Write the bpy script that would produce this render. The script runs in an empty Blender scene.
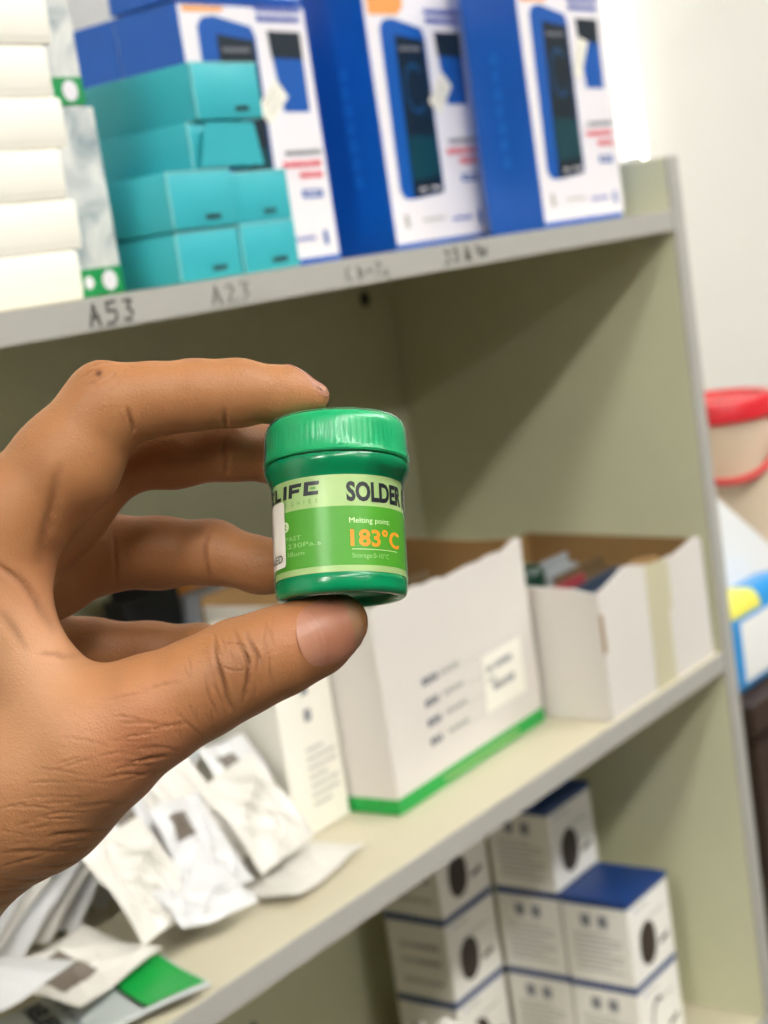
import bpy, bmesh, math, random
import numpy as np
from mathutils import Vector, Matrix, Euler
random.seed(7)
C = bpy.context.scene.collection
R = math.radians

# ------------------------------------------------------------------ materials
def srgb(r, g, b):
    f = lambda c: (c/255/12.92) if c/255 <= 0.04045 else ((c/255+0.055)/1.055)**2.4
    return (f(r), f(g), f(b), 1)

def mat(name, col, rough=0.6, noise=0.0, scale=40, bump=0.0, bscale=200, spec=0.5, coat=0.0, emit=None, power=0, sss=0):
    m = bpy.data.materials.new(name); m.use_nodes = True
    nt = m.node_tree; p = nt.nodes['Principled BSDF']
    p.inputs['Base Color'].default_value = col
    p.inputs['Roughness'].default_value = rough
    p.inputs['Specular IOR Level'].default_value = spec
    p.inputs['Coat Weight'].default_value = coat
    tc = None
    if noise or bump:
        tc = nt.nodes.new('ShaderNodeTexCoord')
    if noise:
        n = nt.nodes.new('ShaderNodeTexNoise'); n.inputs['Scale'].default_value = scale; n.inputs['Detail'].default_value = 5
        nt.links.new(tc.outputs['Object'], n.inputs['Vector'])
        h = nt.nodes.new('ShaderNodeMixRGB'); h.blend_type = 'MIX'
        nt.links.new(n.outputs['Fac'], h.inputs['Fac'])
        h.inputs['Color1'].default_value = tuple(c*(1-noise) for c in col[:3])+(1,)
        h.inputs['Color2'].default_value = tuple(min(1, c*(1+noise)) for c in col[:3])+(1,)
        nt.links.new(h.outputs['Color'], p.inputs['Base Color'])
    if bump:
        n2 = nt.nodes.new('ShaderNodeTexNoise'); n2.inputs['Scale'].default_value = bscale; n2.inputs['Detail'].default_value = 4
        nt.links.new(tc.outputs['Object'], n2.inputs['Vector'])
        b = nt.nodes.new('ShaderNodeBump'); b.inputs['Strength'].default_value = bump; b.inputs['Distance'].default_value = 0.001
        nt.links.new(n2.outputs['Fac'], b.inputs['Height']); nt.links.new(b.outputs['Normal'], p.inputs['Normal'])
    if emit:
        p.inputs['Emission Color'].default_value = emit; p.inputs['Emission Strength'].default_value = power
    return m

M = {}
M['laminate'] = mat('cream_laminate', srgb(212,212,180), 0.45, 0.03, 30, 0.05, 300)
M['laminate_top'] = mat('cream_board_laminate', srgb(202,194,169), 0.45, 0.03, 30, 0.05, 300)
M['edge'] = mat('grey_edge_banding', srgb(172,170,163), 0.5, 0.04, 60)
M['wall'] = mat('wall_paint', srgb(230,228,220), 0.85, 0.02, 6, 0.1, 80)
M['ceil'] = mat('ceiling_paint', srgb(200,198,192), 0.9)
M['floor'] = mat('floor_tile', srgb(84,78,70), 0.4, 0.08, 5)
M['shop_wall'] = mat('shop_wall_paint', srgb(96,92,86), 0.85, 0.04, 6)
M['white_card'] = mat('white_card', srgb(220,214,208), 0.55, 0.02, 40, 0.05, 120)
M['cream_card'] = mat('cream_card', srgb(250,246,234), 0.5, 0.015, 30, 0.04, 120)
M['print_white'] = mat('print_white', srgb(236,232,238), 0.4)
M['blue_card'] = mat('blue_card', srgb(6,92,190), 0.35, 0.12, 25)
M['blue_faint'] = mat('pale_side_print', srgb(20,108,204), 0.4)
M['art_blue'] = mat('art_blue', srgb(10,86,172), 0.4)
M['art_ring'] = mat('art_ring', srgb(22,72,116), 0.4)
M['art_dark'] = mat('art_dark', srgb(14,32,44), 0.4, 0.4, 90)
M['art_teal'] = mat('art_dark_teal', srgb(10,62,72), 0.4)
M['orange'] = mat('print_orange', srgb(238,160,84), 0.5, 0.08, 120)
M['ink_blue'] = mat('ink_blue', srgb(86,104,186), 0.5)
M['ink_red'] = mat('ink_red', srgb(232,104,120), 0.5)
M['ink_grey'] = mat('ink_grey', srgb(130,132,140), 0.5)
M['ink_pale'] = mat('ink_pale_grey', srgb(176,176,172), 0.5)
M['ink_black'] = mat('ink_black', srgb(34,34,36), 0.5)
M['marker'] = mat('marker_ink', srgb(58,58,58), 0.6)
M['marker_pale'] = mat('faded_marker_ink', srgb(128,126,120), 0.6)
M['tag'] = mat('price_tag_paper', srgb(240,236,224), 0.6)
M['teal'] = mat('teal_card', srgb(56,178,190), 0.45, 0.06, 30, 0.05, 100)
M['teal_worn'] = mat('worn_card_edge', srgb(132,204,206), 0.7, 0.1, 200)
M['marble'] = mat('marble_print', srgb(206,212,212), 0.4)
M['green_band'] = mat('green_band', srgb(18,146,78), 0.45)
M['kraft'] = mat('brown_cardboard', srgb(150,116,70), 0.8, 0.08, 60, 0.1, 200)
M['kraft_dark'] = mat('dark_brown_cardboard', srgb(92,72,44), 0.8, 0.08, 60)
M['tape'] = mat('pale_tape', srgb(203,196,166), 0.35)
M['navy'] = mat('navy_card', srgb(14,54,116), 0.4, 0.08, 30)
M['box_white'] = mat('small_box_card', srgb(240,238,232), 0.5, 0.02, 40)
M['art_brown'] = mat('picture_dark_brown', srgb(58,48,42), 0.5, 0.3, 120)
M['dark_plastic'] = mat('dark_plastic', srgb(30,32,34), 0.4)
M['dark_green'] = mat('dark_green_plastic', srgb(12,52,40), 0.4)
M['dark_blue'] = mat('dark_blue_packet', srgb(44,58,78), 0.4)
M['maroon'] = mat('maroon_packet', srgb(140,44,54), 0.4)
M['grey_packet'] = mat('grey_packet', srgb(150,154,158), 0.35)
M['poly'] = mat('white_plastic_film', srgb(212,212,212), 0.28, 0.04, 60, 0.25, 90)
M['poly_warm'] = mat('white_bubble_film', srgb(216,212,204), 0.32, 0.02, 60, 0.3, 70)
M['brown_patch'] = mat('grey_brown_print', srgb(112,102,92), 0.4, 0.2, 150)
M['foil_grey'] = mat('grey_foil', srgb(186,192,190), 0.3, 0.05, 40, 0.2, 80)
M['green_print'] = mat('green_print', srgb(14,160,66), 0.4)
M['red_plastic'] = mat('red_plastic', srgb(222,44,54), 0.35)
M['pail_plastic'] = mat('cloudy_pail_plastic', srgb(226,206,180), 0.45)
M['sky_blue'] = mat('blue_film', srgb(44,150,222), 0.3, 0.05, 30)
M['yellow_print'] = mat('yellow_print', srgb(232,226,96), 0.4)
M['foam'] = mat('white_foam_board', srgb(240,240,238), 0.7)
M['dark_wood'] = mat('dark_wood', srgb(64,48,40), 0.5, 0.2, 20)
M['metal'] = mat('painted_steel', srgb(70,70,72), 0.4)
M['lamp_body'] = mat('lamp_body', srgb(236,236,236), 0.5)
M['tube'] = mat('lit_tube', srgb(255,255,255), 0.3, emit=(1,0.97,0.9,1), power=9)
M['tube_ceiling'] = mat('lit_ceiling_panel', srgb(255,255,255), 0.3, emit=(1,0.985,0.935,1), power=28)
# jar
M['lid'] = mat('green_lid_plastic', srgb(22,160,100), 0.3, spec=0.5)
M['jar'] = mat('green_jar_plastic', srgb(0,132,82), 0.22, spec=0.5)
M['lab_pale'] = mat('label_pale_green', srgb(170,198,130), 0.38)
M['lab_green'] = mat('label_green', srgb(78,158,40), 0.38)
M['ink_dark'] = mat('ink_bold_black', srgb(30,34,40), 0.4)
M['ink_orange'] = mat('ink_orange', srgb(246,150,34), 0.4)
M['ink_lime'] = mat('ink_lime', srgb(226,240,196), 0.4)
M['ink_faint'] = mat('ink_faint_green_white', srgb(158,206,128), 0.4)
M['ink_mid_green'] = mat('ink_mid_green', srgb(96,160,62), 0.4)

def film_mat():
    m = bpy.data.materials.new('clear_shrink_film'); m.use_nodes = True
    nt = m.node_tree; nt.nodes.remove(nt.nodes['Principled BSDF'])
    out = nt.nodes['Material Output']
    t = nt.nodes.new('ShaderNodeBsdfTransparent'); g = nt.nodes.new('ShaderNodeBsdfGlossy'); g.inputs['Roughness'].default_value = 0.42
    mix = nt.nodes.new('ShaderNodeMixShader'); fr = nt.nodes.new('ShaderNodeFresnel'); fr.inputs['IOR'].default_value = 1.14
    tc = nt.nodes.new('ShaderNodeTexCoord'); mp = nt.nodes.new('ShaderNodeMapping'); mp.inputs['Scale'].default_value = (1, 1, 0.25)
    n = nt.nodes.new('ShaderNodeTexNoise'); n.inputs['Scale'].default_value = 260; n.inputs['Detail'].default_value = 2
    b = nt.nodes.new('ShaderNodeBump'); b.inputs['Strength'].default_value = 0.22; b.inputs['Distance'].default_value = 0.002
    L = nt.links.new
    L(tc.outputs['Object'], mp.inputs['Vector']); L(mp.outputs['Vector'], n.inputs['Vector']); L(n.outputs['Fac'], b.inputs['Height'])
    L(b.outputs['Normal'], g.inputs['Normal']); L(b.outputs['Normal'], fr.inputs['Normal'])
    L(fr.outputs['Fac'], mix.inputs['Fac']); L(t.outputs['BSDF'], mix.inputs[1]); L(g.outputs['BSDF'], mix.inputs[2]); L(mix.outputs['Shader'], out.inputs['Surface'])
    return m
M['film'] = film_mat()

def marble_mat():
    m = M['marble']; nt = m.node_tree; p = nt.nodes['Principled BSDF']
    tc = nt.nodes.new('ShaderNodeTexCoord')
    n = nt.nodes.new('ShaderNodeTexNoise'); n.inputs['Scale'].default_value = 28; n.inputs['Detail'].default_value = 6; n.inputs['Distortion'].default_value = 1.6
    r = nt.nodes.new('ShaderNodeValToRGB')
    r.color_ramp.elements[0].position = 0.32; r.color_ramp.elements[0].color = srgb(132,150,158)
    r.color_ramp.elements[1].position = 0.62; r.color_ramp.elements[1].color = srgb(226,226,222)
    nt.links.new(tc.outputs['Object'], n.inputs['Vector']); nt.links.new(n.outputs['Fac'], r.inputs['Fac']); nt.links.new(r.outputs['Color'], p.inputs['Base Color'])
marble_mat()

# ------------------------------------------------------------------ mesh helpers
class MB:
    """collects faces for ONE mesh object"""
    def __init__(s): s.v = []; s.f = []; s.mi = []; s.mats = []
    def slot(s, m):
        m = M[m] if isinstance(m, str) else m
        if m not in s.mats: s.mats.append(m)
        return s.mats.index(m)
    def add(s, vs, fs, m, T=None):
        b = len(s.v); k = s.slot(m)
        for v in vs:
            s.v.append(tuple(T @ Vector(v)) if T is not None else tuple(v))
        for f in fs:
            s.f.append([b+i for i in f]); s.mi.append(k)
    def box(s, x0, x1, y0, y1, z0, z1, m, bev=0.0006, T=None):
        bm = bmesh.new(); bmesh.ops.create_cube(bm, size=1)
        for v in bm.verts:
            v.co = Vector(((x0+x1)/2+v.co.x*(x1-x0), (y0+y1)/2+v.co.y*(y1-y0), (z0+z1)/2+v.co.z*(z1-z0)))
        if bev: bmesh.ops.bevel(bm, geom=bm.edges[:], offset=bev, segments=2, affect='EDGES', profile=0.5)
        bm.verts.index_update()
        s.add([v.co.copy() for v in bm.verts], [[v.index for v in f.verts] for f in bm.faces], m, T); bm.free()
    def poly(s, pts, m, T=None): s.add(pts, [list(range(len(pts)))], m, T)
    def prism(s, pts, d, m, T=None):
        """outline in local XZ extruded along Y from 0 to d"""
        n = len(pts)
        vs = [(x, 0, z) for x, z in pts]+[(x, d, z) for x, z in pts]
        fs = [list(range(n)), list(range(2*n-1, n-1, -1))]+[[i, n+i, n+(i+1) % n, (i+1) % n] for i in range(n)]
        s.add(vs, fs, m, T)
    def lathe(s, prof, m, n=64, T=None, wob=None, mfun=None):
        b = len(prof); vs = []
        for i in range(n):
            a = 2*math.pi*i/n
            for j, (r, z) in enumerate(prof):
                rr = r*(1+(wob(a, z) if wob else 0)); vs.append((rr*math.cos(a), rr*math.sin(a), z))
        fs = []
        for i in range(n):
            for j in range(b-1):
                k = (i+1) % n
                fs.append([i*b+j, k*b+j, k*b+j+1, i*b+j+1])
        s.add(vs, fs, m, T)
    def tube(s, pts, r, m, n=10, T=None, closed=False):
        pts = [Vector(p) for p in pts]; vs = []; fs = []; N = len(pts)
        up = Vector((0.13, 0.21, 0.97))
        for i, p in enumerate(pts):
            if closed: t = (pts[(i+1) % N]-pts[i-1]).normalized()
            else: t = (pts[min(i+1, N-1)]-pts[max(i-1, 0)]).normalized()
            a = t.cross(up).normalized(); b = t.cross(a).normalized()
            for k in range(n):
                q = 2*math.pi*k/n; vs.append(p+a*(r*math.cos(q))+b*(r*math.sin(q)))
        for i in range(N if closed else N-1):
            for k in range(n):
                j = (i+1) % N
                fs.append([i*n+k, i*n+(k+1) % n, j*n+(k+1) % n, j*n+k])
        if not closed: fs += [list(range(n))[::-1], [(N-1)*n+k for k in range(n)]]
        s.add(vs, fs, m, T)
    def build(s, name, parent=None, smooth=False, loc=None, rot=None):
        me = bpy.data.meshes.new(name); me.from_pydata(s.v, [], s.f); me.update()
        for m in s.mats: me.materials.append(m)
        me.polygons.foreach_set('material_index', s.mi)
        bm = bmesh.new(); bm.from_mesh(me); bmesh.ops.recalc_face_normals(bm, faces=bm.faces[:]); bm.to_mesh(me); bm.free()
        if smooth:
            me.polygons.foreach_set('use_smooth', [True]*len(me.polygons))
            me.set_sharp_from_angle(angle=R(40))
        o = bpy.data.objects.new(name, me); C.objects.link(o)
        if parent: o.parent = parent
        if loc: o.location = loc
        if rot: o.rotation_euler = rot
        return o

def tag(o, label=None, cat=None, group=None, kind=None):
    if label: o['label'] = label
    if cat: o['category'] = cat
    if group: o['group'] = group
    if kind: o['kind'] = kind
    return o
def thing(name, label, cat, loc=(0, 0, 0), rot=(0, 0, 0), group=None):
    o = bpy.data.objects.new(name, None); C.objects.link(o); o.empty_display_size = 0.02
    o.location = loc; o.rotation_euler = rot
    return tag(o, label, cat, group)
def struct(name, mb): return tag(mb.build(name), kind='structure')
def copy_tree(o, parent=None):
    c = o.copy(); C.objects.link(c)
    if parent: c.parent = parent
    for ch in [x for x in bpy.data.objects if x.parent == o]: copy_tree(ch, c)
    return c

def text_mesh(txt, size, bold=0.0, sx=1.0):
    """flat lettering as (verts xy, faces), left aligned, baseline 0"""
    cu = bpy.data.curves.new('lettering', 'FONT'); cu.body = txt; cu.size = size; cu.offset = bold; cu.fill_mode = 'FRONT'; cu.resolution_u = 3
    o = bpy.data.objects.new('lettering', cu)
    me = bpy.data.meshes.new_from_object(o)
    bm = bmesh.new(); bm.from_mesh(me)
    bmesh.ops.triangulate(bm, faces=bm.faces[:]); bmesh.ops.recalc_face_normals(bm, faces=bm.faces[:])
    vs = [(v.co.x*sx, v.co.y) for v in bm.verts]; fs = [[v.index for v in f.verts] for f in bm.faces]
    bm.free(); bpy.data.objects.remove(o); bpy.data.curves.remove(cu); bpy.data.meshes.remove(me)
    return vs, fs

def print_rows(mb, x, z, w, h, m, y=-0.0004, seed=0, gap=0.25):
    """a row of blurred unreadable printed characters, as small dashes"""
    rr = random.Random(seed); cx = x
    while cx < x+w-h*0.3:
        cw = h*rr.uniform(0.45, 0.9)
        mb.poly([(cx, y, z), (cx+cw, y, z), (cx+cw, y, z+h*rr.uniform(0.8, 1)), (cx, y, z+h)], m)
        cx += cw+h*gap

# ------------------------------------------------------------------ room
ZT, ZM, ZB = 1.399, 1.011, 0.6635          # upper surfaces of the three shelves
mb = MB(); mb.box(-3.0, 3.2, -3.0, 1.05, -0.1, 0.0, 'floor', 0); struct('floor', mb)
mb = MB(); mb.box(-3.0, 3.2, -3.0, 1.05, 2.72, 2.8, 'ceil', 0); struct('ceiling', mb)
mb = MB(); mb.box(-3.0, 3.2, 0.95, 1.05, 0, 2.72, 'wall', 0); struct('wall_back', mb)
mb = MB(); mb.box(-3.1, -3.0, -3.0, 1.05, 0, 2.72, 'shop_wall', 0); struct('wall_left', mb)
mb = MB(); mb.box(3.2, 3.3, -3.0, 1.05, 0, 2.72, 'shop_wall', 0); struct('wall_right', mb)
mb = MB(); mb.box(-3.1, 3.3, -3.1, -3.0, 0, 2.72, 'shop_wall', 0); struct('wall_front', mb)
mb = MB(); mb.box(1.4, 3.2, 0.935, 0.95, 0, 0.09, 'lamp_body', 0.001); struct('baseboard_back', mb)

# ceiling lamps: flat lit panels, some added only to brighten the scene
def ceiling_lamp(x, y, w, d, label):
    t = thing('ceiling_lamp', label, 'lamp', (x, y, 2.72))
    m = MB(); m.box(-w/2, w/2, -d/2, d/2, -0.06, 0, 'lamp_body', 0.004); m.build('housing', t)
    m = MB(); m.box(-w/2+0.015, w/2-0.015, -d/2+0.015, d/2-0.015, -0.068, -0.0595, 'tube_ceiling', 0.002); m.build('diffuser', t)
ceiling_lamp(-1.7, -0.1, 1.3, 0.3, 'flat lit ceiling lamp nearest the unlit end of the room')
ceiling_lamp(-0.2, -0.78, 1.3, 0.2, 'flat lit ceiling lamp in the row before the shelf unit, middle one')
ceiling_lamp(1.25, -0.78, 1.2, 0.2, 'added ceiling lamp in the row before the shelf unit, straight above the tester boxes')  # added to lift the boards and wall without lighting the hand much
ceiling_lamp(2.55, -0.55, 1.1, 0.3, 'added ceiling lamp brightening the wall above the dark table end of the room')  # extra lamp, added to brighten the wall at this end
ceiling_lamp(0.2, -2.3, 1.3, 0.2, 'added ceiling fill lamp by the rear wall of the room')  # added out of view for general fill

# vertical tube lamp on the wall behind the shelf
t = thing('wall_tube_lamp', 'lit white tube lamp standing upright on the wall behind the top shelf', 'lamp', (1.79, 0.9495, 1.450))
m = MB(); m.box(-0.016, 0.016, -0.014, 0, 0, 1.2, 'lamp_body', 0.002); m.build('batten', t)
m = MB(); m.lathe([(0, 0.012), (0.006, 0.012), (0.0095, 0.016), (0.0095, 1.186), (0.006, 1.19), (0, 1.19)], 'tube', 20, Matrix.Translation((0, -0.028, 0))); m.build('tube', t, True)
for z in (0.004, 1.18):
    m = MB(); m.box(-0.010, 0.010, -0.036, -0.014, z, z+0.016, 'lamp_body', 0.002); m.build('end_cap', t)

# ------------------------------------------------------------------ shelf unit
SX0, SX1, SY0, SY1 = 0.053, 1.253, 0.62, 0.932
shelf = thing('shelf_unit', 'cream laminate shelf unit with grey edges, holding all the boxes', 'shelf', (0.653, 0.776, 0))
def at_shelf(m, name, parent=None, smooth=False):
    o = m.build(name, parent or shelf, smooth)
    if parent is None: o.location = (-0.653, -0.776, 0)
    return o
for xa, xb in ((SX1, SX1+0.02), (SX0-0.02, SX0)):
    m = MB(); m.box(xa, xb, SY0+0.0015, SY1, 0, 1.4435, 'laminate', 0.0008); m.box(xa, xb, SY0-0.001, SY0+0.0014, 0, 1.4435, 'edge', 0.0005)
    sp = at_shelf(m, 'side_panel')
boards = {}
for z, nm in ((ZT, 'shelf_board'), (ZM, 'shelf_board'), (ZB, 'shelf_board'), (0.32, 'shelf_board'), (0.08, 'shelf_board')):
    m = MB(); m.box(SX0, SX1, SY0+0.0018, SY1-0.008, z-0.0175, z-0.0004, 'laminate_top', 0.0006); m.box(SX0, SX1, SY0, SY0+0.0016, z-0.0175, z-0.0004, 'edge', 0.0005)
    boards[z] = at_shelf(m, nm)
m = MB(); m.box(SX0, SX1, SY1-0.008, SY1, 0, 1.4435, 'laminate', 0.0005); back = at_shelf(m, 'back_panel')
m = MB(); m.box(SX0, SX1, SY0+0.02, SY0+0.036, 0, 0.0625, 'laminate', 0.0005); at_shelf(m, 'plinth')
m = MB(); m.lathe([(0, -0.004), (0.009, -0.004), (0.009, -0.001), (0.006, 0.0), (0, 0.0)], 'dark_plastic', 20, Matrix.Translation((1.21, SY1-0.0085, 1.359)) @ Matrix.Rotation(R(90), 4, 'X')); m.build('hole_plug', back)

# handwriting on the front edge of the top board: strokes in (x, z)
def scrawl(strokes, x, z, w, h, mtl, r=0.0009):
    m = MB()
    for st in strokes:
        m.tube([(x+u*w, SY0-0.0002, z+v*h) for u, v in st], r, mtl, 6)
    o = m.build('handwriting', boards[ZT])
A_ = lambda dx: [[(dx, 0), (dx+.1, 1), (dx+.22, 0)], [(dx+.03, .4), (dx+.2, .42)]]
scrawl(A_(0)+[[(.62, 1), (.42, .98), (.42, .62), (.6, .6), (.63, .3), (.52, .02), (.38, .05)], [(.82, .95), (1, .95), (.9, .62), (1.0, .4), (.94, .08), (.8, .12)]], 0.5775, ZT-0.0150, 0.031, 0.0115, 'marker')
scrawl(A_(0)+[[(.4, .85), (.52, 1), (.6, .8), (.42, .05), (.66, .05)], [(.8, .95), (1, .95), (.9, .55), (1.0, .3), (.85, .02)]], 0.672, ZT-0.0142, 0.031, 0.0100, 'marker_pale', 0.0008)
scrawl([[(.12, .9), (.02, .7), (.02, .3), (.14, .1)], [(.3, .9), (.3, .1), (.42, .3), (.4, .55), (.3, .6)], [(.52, .5), (.62, .5)], [(.57, .35), (.57, .65)], [(.72, .8), (.8, 1), (.86, .8), (.7, .2), (.88, .2)], [(1, .4), (.94, .3), (.96, .05), (1.02, .02)]], 0.796, ZT-0.0140, 0.044, 0.0095, 'marker_pale', 0.0008)
scrawl([[(.02, .9), (.1, .9), (.08, .1), (0, .05)], [(.2, .9), (.34, .7), (.2, .15), (.36, .2)], [(.28, 1.1), (.3, 1.0)], [(.5, .95), (.6, .85), (.5, .6), (.62, .5), (.56, .3), (.5, .5)], [(.5, .2), (.62, .1)], [(.78, .95), (.9, .85), (.76, .6), (.94, .5), (.8, .35), (.92, .25)], [(1, .8), (.98, .2)]], 0.906, ZT-0.0142, 0.052, 0.0100, 'marker', 0.0009)

# ------------------------------------------------------------------ top shelf: white flat boxes
GW = 'flat white boxes in the stack at the left end'
ords = ['lowest', 'second from the bottom', 'third from the bottom', 'fourth from the bottom', 'fifth from the bottom', 'sixth from the bottom', 'topmost']
rnd = random.Random(3)
for i in range(7):
    xr = [0.5885, 0.5935, 0.589, 0.596, 0.592, 0.597, 0.593][i]
    t = thing('flat_box', 'flat cream-white box in the left stack on the top shelf, '+ords[i], 'box', (0.475, 0.695, ZT+i*0.0262), (0, 0, R(rnd.uniform(-0.4, 0.4))), GW)
    h = 0.0258; w = xr-0.475
    m = MB(); m.box(-w, w, -0.062, 0.062, 0, h-0.004, 'cream_card', 0.0012); m.build('base', t, True)
    m = MB(); m.box(-w-0.0006, w+0.0006, -0.0628, 0.0628, 0.0022, h, 'cream_card', 0.0022); m.build('lid', t, True)

# marble printed cartons between the white stack and the teal boxes
for i, (z, h) in enumerate(((ZT, 0.1025), (ZT+0.103, 0.1025))):
    t = thing('patterned_carton', 'narrow carton with marble print and green foot, '+('standing on the top shelf board' if i == 0 else 'on top of its twin'), 'box', (0.6225-0.005*i, 0.70, z), (0, 0, 0), 'marble cartons beside the white stack')
    m = MB(); m.box(-0.0175, 0.0175, -0.045, 0.045, 0, h, 'marble', 0.0008); m.build('body', t)
    m = MB(); m.box(-0.0178, 0.0178, -0.0453, 0.0453, 0.0002, 0.0155, 'green_band', 0.0006); b = m.build('green_band', t)
    m = MB()
    for cx, r in ((0.007, 0.0056), (-0.0085, 0.0035)):
        m.add([(cx+r*math.cos(a*math.pi/12), -0.0456, 0.008+r*math.sin(a*math.pi/12)) for a in range(24)], [list(range(24))], 'print_white')
    m.build('round_badge', b)

# teal boxes
GT = 'teal boxes stacked on the top shelf'
def teal_box(x0, x1, y0, y1, z, h, rot, label, flap=False):
    w, d = (x1-x0)/2, (y1-y0)/2
    t = thing('teal_box', label, 'box', ((x0+x1)/2, (y0+y1)/2, z), (0, 0, R(rot)), GT)
    m = MB(); m.box(-w, w, -d, d, 0, h, 'teal', 0.0014)
    m.build('carton', t, True)
    m = MB()                                     # rubbed paler edges of the front
    for a, b in (((-w, h), (w, h)), ((-w, 0.001), (-w, h))):
        n = 9; pts = []
        for k in range(n):
            f = k/(n-1); pts.append((a[0]+(b[0]-a[0])*f, -d+0.0002+rnd.uniform(-.0002, .0002), a[1]+(b[1]-a[1])*f-0.0005*(a[0] != b[0])))
        m.tube(pts, 0.0006, 'teal_worn', 6)
    m.build('worn_edge', t)
    m = MB()
    print_rows(m, 0.0 if w < 0.027 else 0.004, 0.0045, 0.012, 0.0032, 'ink_black', -d-0.0004, seed=int(x0*1e4))
    m.build('printed_code', t)
    if flap:
        m = MB(); m.prism([(-w+0.002, 0.0015), (w+0.006, 0.0005), (w, h-0.002), (-w+0.010, h-0.001)], 0.0008, 'teal', Matrix.Translation((0, -d-0.004, 0)) @ Matrix.Rotation(R(4), 4, 'X')); m.build('flap', t)
    return t
teal_box(0.6590, 0.7115, 0.628, 0.712, ZT, 0.0283, 0.0, 'teal box in the bottom row, the one next to the marble carton')
teal_box(0.7127, 0.7640, 0.628, 0.712, ZT, 0.0288, 0.3, 'teal box in the bottom row, next to the blue tester box front')
teal_box(0.6575, 0.7110, 0.626, 0.710, ZT+0.0290, 0.0325, 0.0, 'teal box with torn lower edge, second row up, beside the marble carton')
teal_box(0.7130, 0.7650, 0.629, 0.713, ZT+0.0290, 0.0300, -0.5, 'teal box in the second row up, beside the blue tester box')
teal_box(0.6850, 0.7380, 0.632, 0.716, ZT+0.0618, 0.0270, 2.0, 'teal box with an open end flap, third row up', True)
teal_box(0.6920, 0.7510, 0.628, 0.714, ZT+0.0892, 0.0325, 1.0, 'topmost teal box, lying crosswise over the flap box')

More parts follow.
